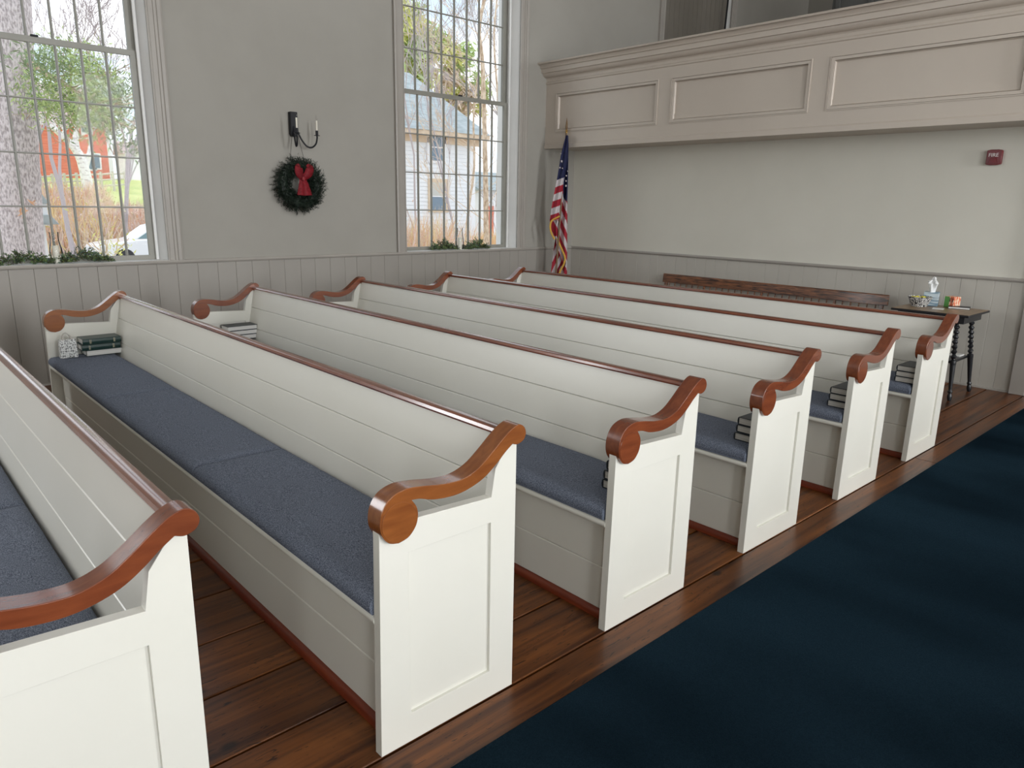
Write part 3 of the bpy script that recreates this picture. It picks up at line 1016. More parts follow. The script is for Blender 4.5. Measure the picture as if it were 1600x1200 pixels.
# things on the table
ZT = TZ + .0005
bo = empty('candy_bowl', (7.27, 2.425, ZT))
tag(bo, 'white bowl with black geometric pattern on the table', 'bowl')
MB().lathe([(.0, .0), (.062, .0), (.066, .004), (.066, .012), (.078, .030), (.098, .080), (.101, .090), (.098, .091), (.094, .082), (.072, .030), (.05, .014), (0, .014)], seg=36, cap=False).build('bowl_body', M['bowl'], bo, smooth=True)
for i, (x, y, r_) in enumerate(((.02, .03, .3), (-.04, .02, 1.2), (.0, -.03, 2.0), (-.03, .045, 2.7), (.045, -.01, .9))):
    cnd = MB().lathe([(0, -.030), (.012, -.024), (.004, -.019), (.013, -.010), (.014, .010), (.004, .019), (.012, .024), (0, .030)], seg=8).build('sweet', M['yellow'], smooth=True, loc=(7.27 + x, 2.425 + y, ZT + .078))
    cnd.rotation_euler = (PI / 2, .15 * i, r_)
    tag(cnd, 'yellow wrapped sweet in the patterned bowl, %s' % ('back left', 'front left', 'front right', 'furthest back', 'right side')[i], 'sweet', 'sweets in the bowl')
tbx = empty('tissue_box', (7.435, 2.385, ZT))
tbx.rotation_euler = (0, 0, .25)
tag(tbx, 'blue and white tissue box with a tissue pulled up', 'tissue box')
MB().box(-.062, .062, -.062, .062, 0, .125).build('box_body', M['tissue_box'], tbx, bevel=0.003)
m = MB()
r = random.Random(4)
seg = 22
rings = [(.030, .125), (.034, .150), (.040, .178), (.046, .205), (.040, .232), (.016, .246)]
base = 0
for i, (rr, z) in enumerate(rings):
    for k in range(seg):
        th = 2 * PI * k / seg
        q = 1.45 * rr * (0.85 + 0.32 * math.sin(3 * th + i * .5) * (i / 4 + .2) + r.uniform(-.08, .08))
        m.v.append((q * math.cos(th) * 1.25 - .012 * i * .3, q * math.sin(th) * .6, z + r.uniform(-.006, .006) * (i > 0) + (0.018 * math.cos(th) if i > 3 else 0)))
for i in range(len(rings) - 1):
    for k in range(seg):
        k2 = (k + 1) % seg
        m.f.append((i * seg + k, i * seg + k2, (i + 1) * seg + k2, (i + 1) * seg + k)); m.mi.append(0)
m.f.append(tuple((len(rings) - 1) * seg + k for k in range(seg))); m.mi.append(0)
m.build('tissue', M['tissue'], tbx, smooth=True)
cb = empty('card_box', (7.47, 2.215, ZT))
cb.rotation_euler = (0, 0, -.35)
tag(cb, 'small green and orange card box on the table', 'box')
MB().box(-.045, .045, -.045, .045, 0, .098).build('box_body', M['orange_card'], cb, bevel=0.001)
MB().box(-.046, .0, .0452, .0456, .001, .097).build('green_side', M['green_card'], cb)
MB().box(-.0462, -.0452, -.002, .045, .001, .097).build('green_side', M['green_card'], cb)
text_mesh('printed_mark', 'E3', .045, M['black'], cb, (-.0457, -.022, .066), (PI / 2, 0, -PI / 2))
pp = MB().box(-.06, .06, -.045, .045, 0, .002).build('paper_slip', M['white_plastic'], loc=(7.235, 2.250, ZT))
pp.rotation_euler = (0, 0, .25)
tag(pp, 'white paper slip near the front edge of the table', 'paper')
nb = make_book(.17, .12, .018, 'book_dark', 'page_white')
nb.location = (7.44, 2.055, ZT)
nb.rotation_euler = (0, 0, PI / 2 + .25)
nb.location = (7.50, 2.07, ZT)
tag(nb, 'thin black notebook lying on the right of the tabletop', 'book')

# ------------------------------------------------------------------ fire alarm strobe
al = empty('fire_alarm', (X1, 2.148, 2.080))
tag(al, 'dark red fire alarm with white lettering on back wall', 'alarm')
m = MB()
m.prism([(-.060, -.060), (-.03, -.066), (.03, -.066), (.060, -.060), (.060, .060), (.03, .066), (-.03, .066), (-.060, .060)], -.045, 0.0, 'x')
m.build('alarm_body', M['alarm'], al, bevel=0.006)
MB().prism([(-.035, -.052), (.040, -.052), (.022, -.002), (-.018, -.002)], -.054, -.044, 'x').build('strobe_cover', M['alarm'], al, bevel=0.003)
for i in range(4):
    MB().box(-.0565, -.054, -.016 + i * .012, -.012 + i * .012, -.040, -.008).build('strobe_rib', M['ribbon'], al)
text_mesh('lettering', 'FIRE', .044, M['white_plastic'], al, (-.0462, 0.004, .018), (PI / 2, 0, -PI / 2), .0012)

# ------------------------------------------------------------------ sconce between the windows
sc = empty('wall_sconce', (3.585, WY, 2.335))
tag(sc, 'black two-armed electric candle sconce on the wall above wreath', 'sconce')
m = MB()
m.prism([(-.040, .125), (.036, .125), (.036, -.085), (.024, -.110), (-.028, -.110), (-.040, -.085)], -.055, 0, 'y')
m.build('back_plate', M['black_metal'], sc, bevel=0.004)
def arm(sx):
    d = Vector((.80, -.42, 0)).normalized() if sx > 0 else Vector((-.30, -.95, 0)).normalized()
    o = Vector((sx * .012, -.05, -.035))
    prof = [(0, .02), (.015, -.02), (.05, -.10), (.10, -.165), (.15, -.175), (.19, -.14), (.205, -.085), (.205, -.06)]
    if sx < 0: prof = [(a * .98, b) for a, b in prof]
    P = spline([o + d * a + Vector((0, 0, b)) for a, b in prof], 5)
    am = MB().tube(P, .0085, 8).build('arm', M['black_metal'], sc, smooth=True)
    c = o + d * .205
    MB().lathe([(.0, -.062), (.030, -.060), (.032, -.056), (.0, -.054)], c, 16).build('drip_pan', M['black_metal'], am, smooth=True)
    MB().lathe([(.0, -.058), (.013, -.056), (.014, -.012), (.011, -.010), (0, -.010)], c, 12).build('candle_cup', M['black_metal'], am, smooth=True)
    cd = MB().lathe([(.0, -.012), (.0085, -.012), (.0085, .085), (.0, .087)], c, 12).build('candle_sleeve', M['white_wax'], sc, smooth=True)
    MB().lathe([(.0, .087), (.005, .09), (.008, .104), (.005, .125), (.0, .142)], c, 10).build('flame_bulb', M['glass'], cd, smooth=True)
arm(1)
arm(-1)

# ------------------------------------------------------------------ wreath
WC = Vector((3.600, WY - .075, 1.755))
wr = empty('wreath', WC)
tag(wr, 'dark evergreen christmas wreath with red bow on the wall', 'wreath')
r = random.Random(12)
tor = MB()
nseg = 40
for i in range(nseg):
    a0, a1 = 2 * PI * i / nseg, 2 * PI * (i + 1) / nseg
    tor.tube([(.185 * math.cos(a0), 0, .185 * math.sin(a0)), (.185 * math.cos(a1), 0, .185 * math.sin(a1))], .052, 8, cap=False)
tor.build('wreath_ring', M['needle'], wr)
m = MB()
for i in range(1150):
    a = r.uniform(0, 2 * PI)
    ph = r.uniform(0, 2 * PI)
    rr = .045
    base = Vector(((.185 + rr * math.cos(ph)) * math.cos(a), -rr * math.sin(ph) , (.185 + rr * math.cos(ph)) * math.sin(a)))
    out = Vector((math.cos(ph) * math.cos(a), -math.sin(ph), math.cos(ph) * math.sin(a)))
    tang = Vector((-math.sin(a), 0, math.cos(a)))
    dirn = (out * r.uniform(.5, 1.1) + tang * r.uniform(.2, .9)).normalized()
    L = r.uniform(.045, .092)
    if base.y + dirn.y * L > .068: continue
    for k in range(9):
        s = base + dirn * (L * k / 9)
        side = dirn.cross(Vector((r.uniform(-1, 1), r.uniform(-1, 1), r.uniform(-1, 1)))).normalized()
        e = s + (dirn * .6 + side) * .024
        w_ = side.cross(dirn) * .0034
        m.quad([s - w_, s + w_, e])
stuff(m.build('needles', M['needle'], wr))
# bow: two loops above, two tails below
def ribbon(pts, width, name):
    mm = MB()
    P = spline(pts, 6)
    L_, R_ = [], []
    for i, p in enumerate(P):
        d = (P[min(i + 1, len(P) - 1)] - P[max(i - 1, 0)]).normalized()
        s = d.cross(Vector((0, 1, 0)))
        if s.length < .05: s = Vector((1, 0, 0))
        s.normalize()
        w_ = width(i / (len(P) - 1)) / 2
        L_.append(p - s * w_); R_.append(p + s * w_)
    for i in range(len(P) - 1):
        mm.quad([L_[i], L_[i + 1], R_[i + 1], R_[i]])
    o = mm.build(name, M['ribbon'], wr, smooth=True)
    md = o.modifiers.new('thickness', 'SOLIDIFY'); md.thickness = .002
    return o
for s in (-1, 1):
    ribbon([(0, -.068, .058), (s * .045, -.100, .105), (s * .062, -.112, .165), (s * .040, -.090, .195)], lambda t: .035 + .055 * math.sin(PI * min(t * 1.1, 1)), 'bow_loop')
    ribbon([(s * .01, -.070, .055), (s * .020, -.085, .0), (s * .030, -.092, -.060), (s * .034, -.094, -.105)], lambda t: .050 + .045 * t, 'bow_tail')
MB().lathe([(0, -.024), (.018, -.020), (.024, 0), (.018, .020), (0, .024)], (0, -.078, .058), 10).build('bow_knot', M['ribbon'], wr, smooth=True)
for (x0, x1) in ((.0, -.090), (.060, .095)):
    MB().tube([(x1, .03, .17), (x0 - .04, .035, .49)], .0022, 5).build('hanging_cord', M['wire'], wr)

# ------------------------------------------------------------------ greenery and candles on the window sills
def sprig_clump(name, cx, z, half, seedv, label):
    g = empty(name, (cx, WY + .068, z))
    tag(g, label, 'greenery', 'evergreen sprigs on the window sills')
    r = random.Random(seedv)
    tw, lf, l2 = MB(), MB(), MB()
    for i in range(70):
        t = r.uniform(-1, 1)
        b = Vector((t * half * .75, r.uniform(-.045, .03), .006 + r.uniform(.0, .075) * (1 - t * t)))
        d = Vector((t * .7 + r.uniform(-.9, .9), r.uniform(-.9, .35), r.uniform(.1, 1.3) * (1 - abs(t) * .6))).normalized()
        L = r.uniform(.06, .13)
        e = b + d * L
        e.z = max(e.z - L * .25, .006)
        if e.y > .085: e.y = .085
        tw.tube([b, (b + e) / 2 + Vector((0, 0, .006)), e], [.0022, .0018, .001], 4)
        for k in range(15):
            s = b.lerp(e, (k + .5) / 15)
            side = d.cross(Vector((r.uniform(-1, 1), r.uniform(-1, 1), r.uniform(-1, 1)))).normalized()
            ll = r.uniform(.016, .036)
            tip = s + (side + d * .7).normalized() * ll
            if tip.z < .003: tip.z = .003
            w_ = side.cross(d).normalized() * r.uniform(.004, .008)
            mid = s.lerp(tip, .5)
            (lf if r.random() < .7 else l2).quad([s, mid + w_, tip, mid - w_])
    tw.build('twigs', M['twig'], g)
    stuff(lf.build('leaves', M['leaf'], g))
    stuff(l2.build('pale_leaves', M['leaf2'], g))
    return g
sz = WIN_Z0 + .002
sprig_clump('greenery', 1.13, sz, .24, 1, 'green sprigs left of the candle on the left window sill')
sprig_clump('greenery', 1.595, sz, .20, 2, 'green sprigs right of the candle on the left window sill')
sprig_clump('greenery', 5.54, sz, .17, 3, 'green sprigs left of the candle on the right window sill')
sprig_clump('greenery', 6.06, sz, .15, 4, 'green sprigs right of the candle on the right window sill')
def hurricane(cx, label, h=.14):
    g = empty('hurricane_candle', (cx, WY + .075, sz))
    tag(g, label, 'candle')
    MB().lathe([(0, 0), (.026, 0), (.026, h), (.022, h + .003), (.006, h - .002), (0, h - .002)], seg=20).build('candle', M['white_wax'], g, smooth=True)
    MB().tube([(0, 0, h - .003), (.001, 0, h + .009)], .001, 5).build('wick', M['wire'], g)
    prof = [(.040, .001), (.044, .03), (.050, .08), (.046, .13), (.036, .18), (.033, .22), (.037, .262)]
    P = [(p.x, p.y) for p in spline([(a, b, 0) for a, b in prof], 4)]
    MB().lathe(P + [(a - .0022, b) for a, b in reversed(P)], seg=28, cap=False).build('glass_chimney', M['clear'], g, smooth=True)
    return g
hurricane(1.385, 'white candle in a glass chimney on the left window sill', .145)
hurricane(5.80, 'white candle in a glass chimney on the right window sill')

# ------------------------------------------------------------------ flag
FY = 6.85
F0 = at(885, 212, FY)                       # top of the cloth on the pole
E_H = Vector((RGT.x, RGT.y, 0)).normalized()    # across the folds
E_D = Vector((-E_H.y, E_H.x, 0))                # depth of the folds, away from the room
fl = empty('flag', (F0.x - .1, F0.y, 0))
tag(fl, 'american flag with gold fringe hanging on a wooden pole', 'flag')
O_ = Vector(fl.location)
def zf(py): return F0.z - (py - 212) * .00815
def hf(px): return (px - 885) * .0086
def fp(h, z, d=0.0):
    return Vector((F0.x, F0.y, 0)) + E_H * h + E_D * d + Vector((0, 0, z)) - O_
def interp(tab, py):
    for (a, va), (b, vb) in zip(tab, tab[1:]):
        if py <= b: return va + (vb - va) * (py - a) / (b - a)
    return tab[-1][1]
def drape(name, left, right, py0, py1, colour, depth, ny=150, nxx=26, thick=.002):
    m = MB()
    idx = []
    for i in range(ny + 1):
        py = py0 + (py1 - py0) * i / ny
        l, rgt = interp(left, py), interp(right, py)
        row = []
        for j in range(nxx + 1):
            s = j / nxx
            px = l + (rgt - l) * s
            p = fp(hf(px), zf(py), depth(s, py))
            row.append(len(m.v)); m.v.append(tuple(p))
        idx.append(row)
    for i in range(ny):
        py = py0 + (py1 - py0) * (i + .5) / ny
        l, rgt = interp(left, py), interp(right, py)
        for j in range(nxx):
            px = l + (rgt - l) * (j + .5) / nxx
            m.f.append((idx[i][j], idx[i][j + 1], idx[i + 1][j + 1], idx[i + 1][j]))
            m.mi.append(colour(px, py))
    o = m.build(name, [M['flag_red'], M['flag_white'], M['flag_blue']], fl, smooth=True)
    md = o.modifiers.new('thickness', 'SOLIDIFY'); md.thickness = thick
    return o
W_, R_C, B_ = 1, 0, 2
def col_a(px, py):
    q = py + (px - 885) * .40
    if q < 275: return B_
    return W_ if int((q - 275) / 10.3) % 2 == 0 else R_C
def col_b(px, py):
    q = py - (px - 882) * 2.3
    if px > 882.5 and py < 312 + (px - 888) * 1.2 and py > 0 and q < 312: return B_
    if q < 290: return B_
    return W_ if int((q - 300 + 280) / 14) % 2 == 0 else R_C
def col_c(px, py):
    q = py + (px - 880) * 2.2
    return W_ if int((q + 4) / 14.5) % 2 == 0 else R_C
LA = [(212, 884.0), (225, 881), (240, 877.5), (260, 875), (275, 873), (300, 869), (320, 866), (345, 863.5)]
RA = [(212, 886.5), (225, 888), (240, 888), (258, 887), (275, 884.5), (300, 883), (320, 881), (345, 876)]
drape('flag_fold', LA, RA, 212, 342, col_a, lambda s, py: -.045 - .03 * math.sin(s * PI * 1.0) + .018 * math.sin(s * 9 + py * .02))
LB = [(212, 884.5), (275, 883), (310, 881), (338, 876), (352, 873), (380, 875), (395, 880), (410, 886), (420, 881), (436, 877), (470, 874)]
RB = [(212, 887.5), (225, 888.5), (275, 889.2), (310, 889.6), (350, 891), (400, 892.6), (430, 893.5), (470, 894)]
drape('flag_fold', LB, RB, 212, 470, col_b, lambda s, py: -.005 + .040 * math.cos(s * 8.5 + py * .008) * min(1, (py - 205) / 80))
LC = [(365, 875), (380, 872.5), (400, 870.5), (430, 868), (470, 866)]
RC = [(365, 876.5), (380, 879), (395, 884), (410, 888), (430, 886), (470, 884)]
drape('flag_fold', LC, RC, 365, 470, col_c, lambda s, py: .045 + .02 * math.sin(s * 8))
LD = [(343, 864.0), (355, 865.5), (368, 871.5)]
RD = [(343, 876.5), (355, 877), (368, 877)]
drape('flag_fold', LD, RD, 341, 368, lambda px, py: W_ if (py - (px - 865) * 1.8) < 335 else R_C, lambda s, py: .020 + .01 * math.sin(s * 6), ny=40)
def fringe(pts, d, w=.022):
    P = spline([(p[0], p[1], 0) for p in pts], 8)
    m = MB()
    A, B = [], []
    for i, p in enumerate(P):
        q = (P[min(i + 1, len(P) - 1)] - P[max(i - 1, 0)])
        nrm = Vector((-q.y, q.x, 0)).normalized() * (w / .0086 / 2)
        A.append(fp(hf(p.x - nrm.x), zf(p.y - nrm.y), d)); B.append(fp(hf(p.x + nrm.x), zf(p.y + nrm.y), d - .004))
    for i in range(len(P) - 1): m.quad([A[i], A[i + 1], B[i + 1], B[i]])
    o = m.build('gold_fringe', M['fringe'], fl, smooth=True)
    md = o.modifiers.new('thickness', 'SOLIDIFY'); md.thickness = .008
fringe([(878, 335.5), (872, 339), (866, 343.5), (864.2, 351), (865.5, 360), (869, 368), (871.5, 372)], -.085)
fringe([(876, 371), (880, 381), (885, 392), (888.5, 401), (887.5, 411), (883, 421), (879.5, 431), (877, 445), (875, 470)], -.045)
def star(px, py, rpx, d):
    m = MB()
    pts = []
    for k in range(10):
        rr = rpx if k % 2 == 0 else rpx * .4
        t = PI / 2 + k * PI / 5
        pts.append(fp(hf(px + rr * .75 * math.cos(t)), zf(py - rr * math.sin(t)), d))
    m.quad(pts)
    o = m.build('star', M['flag_white'], fl)
    md = o.modifiers.new('thickness', 'SOLIDIFY'); md.thickness = .002
for (px, py, rp) in ((878.5, 251.5, 2.6), (876.2, 261, 1.8), (880, 262, 1.5), (877, 240, 1.2)):
    star(px, py, rp, -.098)
for (px, py, rp) in ((886.5, 273, 2.0), (886.3, 281, 2.0), (886.5, 288.5, 2.4), (888, 266, 1.3)):
    star(px, py, rp, -.062)
pt, pb = fp(hf(884.8), zf(209), -.012), None
dirp = (at(868.5, 430, FY) - at(885, 207, FY))
bot_ = at(885, 207, FY) + dirp * (at(885, 207, FY).z / -dirp.z)
MB().tube([at(885, 207, FY) - O_, at(868.5, 430, FY) - O_, bot_ - O_ + Vector((0, 0, .03))], .012, 12).build('pole', M['pole'], fl, smooth=True)
tp = at(885, 208, FY) - O_
MB().lathe([(0, 0), (.014, 0), (.016, .012), (.010, .02), (.018, .03), (.016, .04), (0, .042)], tp, 14).build('finial_collar', M['brass'], fl, smooth=True)
MB().lathe([(.009, .04), (.017, .065), (.013, .11), (.005, .165), (0.0, .195)], tp, 12).build('spear_finial', M['pole'], fl, smooth=True)
MB().lathe([(0, 0), (.15, 0), (.15, .02), (.10, .045), (.03, .06), (.025, .11), (0, .11)], bot_ - O_, 28).build('floor_stand', M['brass'], fl, smooth=True)

# ------------------------------------------------------------------ up in the gallery
pl = MB().tube([(10.98, WY - .10, 2.64), (11.11, WY - .075, 4.42), (11.15, WY - .065, 4.84)], .014, 8).build('black_rod', M['black_metal'], smooth=True)
tag(pl, 'thin black rod standing against the shuttered window in the gallery', 'rod')
cs = empty('grey_case', (10.0, 3.2, 2.62))
tag(cs, 'dark grey panelled case behind the gallery rail, top right', 'cabinet')
MB().box(0.03, .6, -1.75, 1.72, 0, 2.3).build('case_body', M['case'], cs)
for i in range(9):
    MB().box(0, .04, -1.75 + i * .42, -1.69 + i * .42, 0, 2.3).build('slat', M['case'], cs, bevel=0.004)
MB().lathe([(0, 0), (.06, .0), (.085, .04), (.06, .09), (0, .10)], (-.30, 0, 0), 14).build('gallery_lamp_globe', M['lamp'], None, smooth=True, loc=(9.6, 3.60, 3.835))
lg = bpy.data.objects['gallery_lamp_globe']
lg.name = 'gallery_lamp'
MB().tube([(-.30, 0, -1.23), (-.30, 0, .01)], .012, 8).build('lamp_stem', M['black_metal'], lg)
tag(lg, 'small blue-white glowing lamp behind the gallery rail', 'lamp')

# ------------------------------------------------------------------ outdoors
def flat(name, c, rough=0.9): return mat(name, c, rough, 0.1)
M['lawn'] = noisy('autumn_lawn', (0.42, 0.50, 0.14), (0.62, 0.64, 0.28), (.5, .5, .5), 1.0)
M['litter'] = noisy('leaf_litter', (0.44, 0.38, 0.30), (0.62, 0.55, 0.45), (1.5, 1.5, 1.5), 1.0)
M['road'] = noisy('wet_road', (0.42, 0.40, 0.40), (0.55, 0.52, 0.52), (.6, .6, .6), .8)
M['bark'] = noisy('grey_pine_bark', (0.42, 0.36, 0.365), (0.80, 0.72, 0.73), (38, 38, 15), 0.95, detail=6, lo=.36, hi=.58, bump=1.0, dist=.03)
M['bark2'] = noisy('tan_bark', (0.42, 0.30, 0.20), (0.75, 0.62, 0.48), (14, 14, 6), 0.95, bump=.4)
M['birch'] = noisy('birch_bark', (0.55, 0.50, 0.48), (0.90, 0.88, 0.86), (5, 5, 9), 0.9, lo=.3, hi=.5)
M['twig_grey'] = flat('bare_twigs', (0.52, 0.46, 0.46))
M['twig_tan'] = flat('tan_twigs', (0.72, 0.58, 0.44))
M['twig_rust'] = flat('rust_twigs', (0.78, 0.47, 0.30))
M['twig_gold'] = flat('gold_twigs', (0.85, 0.68, 0.36))
M['twig_pink'] = flat('pink_twigs', (0.82, 0.66, 0.60))
M['pine_green'] = flat('pine_needles', (0.50, 0.60, 0.27))
M['pine_dark'] = flat('dark_pine_needles', (0.30, 0.38, 0.22))
M['yel_green'] = flat('yellow_green_foliage', (0.72, 0.72, 0.26))
M['red_clap'] = noisy('red_siding', (0.70, 0.20, 0.13), (0.82, 0.28, 0.19), (1, 1, 9), .8)
M['brown_roof'] = noisy('brown_roof', (0.50, 0.38, 0.36), (0.60, 0.47, 0.44), (2, 2, 9), .9)
M['slate'] = noisy('blue_slate', (0.33, 0.38, 0.39), (0.46, 0.51, 0.52), (3, 3, 8), .9)
M['clap'] = noisy('white_clapboard', (0.82, 0.84, 0.86), (0.88, 0.90, 0.91), (1, 1, 6), .7)
M['eave'] = noisy('tan_eaves', (0.66, 0.52, 0.38), (0.78, 0.64, 0.48), (2, 2, 2), .8)
M['far_white'] = flat('far_white_paint', (0.88, 0.89, 0.90), .6)
M['far_glass'] = mat('far_window_glass', (0.20, 0.27, 0.34), .15)
M['far_blind'] = flat('far_blind', (0.62, 0.62, 0.58))
M['car_white'] = mat('white_car_paint', (0.85, 0.87, 0.88), .25, coat=.5)
M['car_glass'] = mat('car_glass', (0.22, 0.33, 0.35), .1)
M['rubber'] = mat('rubber', (0.04, 0.04, 0.045), .7)
M['fence_wood'] = flat('weathered_rail', (0.62, 0.58, 0.50))

GZ = -0.75
def terrain(x, y):
    z = GZ
    if y > 33: z += 0.125 * (min(y, 62) - 33) * max(0.0, min(1.0, (34 - x) / 14))
    return z
m = MB()
xs = [-60 + 5 * i for i in range(37)]
ysg = [7.7, 12, 18, 24, 30, 33, 36, 40, 45, 50, 56, 62, 70, 90, 140]
gi = [[None] * len(ysg) for _ in xs]
for i, x in enumerate(xs):
    for j, y in enumerate(ysg):
        gi[i][j] = len(m.v); m.v.append((x, y, terrain(x, y)))
for i in range(len(xs) - 1):
    for j in range(len(ysg) - 1):
        m.f.append((gi[i][j], gi[i + 1][j], gi[i + 1][j + 1], gi[i][j + 1])); m.mi.append(1 if 24 <= ysg[j] < 33 else (2 if ysg[j] < 45 else 0))
gr = structure(m.build('ground', [M['lawn'], M['road'], M['litter']]))
# gravel and land on the other sides of the church so that the sky lights every window alike
structure(MB().box(-90, 90, -90, -7.8, GZ - .2, GZ).build('ground_south', M['litter']))

GMIN = [0.004]
def grow(mb, p, d, L, r, depth, rng, spread=.55, shrink=.72, seg=4, gravity=0.0, twigs=2):
    n = 3
    pts, rs = [p.copy()], [r]
    q, dd = p.copy(), d.copy()
    for i in range(n):
        dd = (dd + Vector((rng.uniform(-1, 1), rng.uniform(-1, 1), rng.uniform(-1, 1))) * .14 + Vector((0, 0, gravity))).normalized()
        q = q + dd * (L / n)
        pts.append(q.copy()); rs.append(r * (1 - .4 * (i + 1) / n))
    mb.tube(pts, rs, seg if r > .02 else 3, cap=False)
    if depth <= 0: return
    for k in range(twigs + (1 if rng.random() < .5 else 0)):
        a = (dd + Vector((rng.uniform(-1, 1), rng.uniform(-1, 1), rng.uniform(-.5, 1))) * spread).normalized()
        start = pts[-1] if k == 0 else pts[rng.choice((1, 2, 3))]
        grow(mb, start, a, L * shrink * rng.uniform(.8, 1.1), max(r * .62, GMIN[0]), depth - 1, rng, spread, shrink, seg, gravity, twigs)

def bare_tree(px, pyb, pyt, Y, r, seedv, material, label, depth=6, lean=0.0, twigs=2, spread=.55, first=.34, name='bare_tree'):
    b = at(px, pyb, Y)
    t = at(px, pyt, Y)
    b.z = terrain(b.x, Y)
    H = t.z - b.z
    root = empty(name, b)
    tag(root, label, 'tree', 'bare trees outside')
    rng = random.Random(seedv)
    m = MB()
    GMIN[0] = .00040 * Y
    grow(m, Vector((0, 0, -.1)), Vector((lean, 0, 1)).normalized(), H * first, r, depth, rng, spread, .76, 6, .03, twigs)
    stuff(m.build('branches', material, root))
    return root

def leaf_cloud(mb, c, rad, n, size, rng, flatz=1.0):
    for i in range(n):
        v = Vector((rng.gauss(0, .42), rng.gauss(0, .42), rng.gauss(0, .42) * flatz))
        p = Vector(c) + v * rad
        a = Vector((rng.uniform(-1, 1), rng.uniform(-1, 1), rng.uniform(-1, 1))).normalized()
        b = a.cross(Vector((rng.uniform(-1, 1), rng.uniform(-1, 1), rng.uniform(-1, 1)))).normalized()
        s = size * rng.uniform(.6, 1.3)
        mb.quad([p - a * s, p + b * s * .22, p + a * s, p - b * s * .22])

# large pine close to the left window
pn = empty('pine_tree', (at(29, 400, 15).x, 15, GZ))
tag(pn, 'huge grey-barked pine trunk close outside the left window', 'tree')
p0, p1 = at(30, 400, 15), at(14, 100, 15)
def trunk_at(z): return Vector((p0.x + (p1.x - p0.x) * (z - p0.z) / (p1.z - p0.z), 15, z))
po_ = Vector(pn.location)
tk = MB().tube([trunk_at(z) - po_ for z in (GZ - .1, 0, 1, 2, 3, 4, 5, 6, 8, 11)], [.50, .40, .375, .365, .36, .355, .35, .345, .33, .28], 28)
tk.build('trunk', M['bark'], pn, smooth=True)
rng = random.Random(21)
bm_ = MB()
B0, B1, B2, B3 = at(40, 92, 14.8), at(80, 120, 14.2), at(112, 138, 13.8), at(128, 160, 13.5)
bm_.tube([p - po_ for p in spline([B0, B1, B2, B3], 4)], [.055, .053, .05, .048, .046, .044, .042, .04, .036, .032, .028, .024, .018], 8)
for q in (B1, B2, B3):
    for k in range(5):
        grow(bm_, q - po_, Vector((rng.uniform(-.2, 1), rng.uniform(-1, 1), rng.uniform(-.9, .6))).normalized(), .75, .015, 2, rng, .7)
bm_.build('bough', M['bark2'], pn)
la, lb = MB(), MB()
for (px, py, rad, n_) in ((60, 95, .40, 420), (75, 85, .40, 300), (62, 130, .42, 420), (95, 110, .5, 560), (120, 95, .5, 620), (138, 110, .5, 560), (110, 165, .55, 620), (85, 160, .45, 420),
                          (140, 150, .55, 620), (165, 160, .5, 500), (175, 125, .4, 300), (190, 150, .45, 380), (130, 190, .5, 420), (165, 195, .5, 420), (60, 165, .35, 300), (190, 190, .5, 350), (200, 225, .35, 200)):
    c = at(px, py, 13.6 + rng.uniform(-.6, .6)) - po_
    leaf_cloud(la if rng.random() < .7 else lb, c, rad, int(n_ * .62), .050, rng, .8)
    leaf_cloud(lb, c, rad * .9, int(n_ * .22), .045, rng, .8)
stuff(la.build('needles', M['pine_green'], pn))
stuff(lb.build('dark_needles', M['pine_dark'], pn))
leaf = MB()
for (px, py) in ((52, 316), (38, 328), (36, 334)):
    leaf_cloud(leaf, at(px, py, 14.5) - po_, .05, 5, .07, rng)
stuff(leaf.build('rust_leaves', M['twig_rust'], pn))

bare_tree(110, 330, -120, 30, .10, 31, M['twig_grey'], 'bare grey tree behind the pine bough, left window', 7)
bare_tree(190, 330, -60, 34, .11, 37, M['twig_grey'], 'bare grey tree at the right edge of the left window', 7)
bare_tree(62, 330, -80, 38, .08, 5, M['twig_grey'], 'bare grey tree just right of the pine trunk', 6)

# birch leaning over the fence
bi = empty('birch_tree', at(138, 275, 48))
bi.location.z = terrain(bi.location.x, 48)
tag(bi, 'leaning white birch in front of the red house', 'tree')
o_ = Vector(bi.location)
bmb = MB()
S = spline([Vector(o_), at(128, 252, 48), at(108, 222, 48), at(78, 196, 48), at(58, 175, 48)], 4)
bmb.tube([p - o_ for p in S], [.34 - .018 * i for i in range(len(S))], 8)
S = spline([at(122, 244, 48), at(118, 215, 48), at(122, 190, 48), at(128, 165, 48)], 4)
bmb.tube([p - o_ for p in S], [.2 - .012 * i for i in range(len(S))], 8)
S = spline([at(134, 262, 48), at(142, 225, 48), at(138, 195, 48)], 4)
bmb.tube([p - o_ for p in S], [.16 - .012 * i for i in range(len(S))], 8)
for q in ((78, 196), (108, 222), (122, 190), (138, 200), (128, 170), (95, 210)):
    for k in range(3):
        grow(bmb, at(q[0], q[1], 48) - o_, Vector((rng.uniform(-1, 1), rng.uniform(-.6, .6), rng.uniform(.1, 1))).normalized(), 1.7, .06, 3, rng, .6)
bmb.build('trunk', M['birch'], bi)

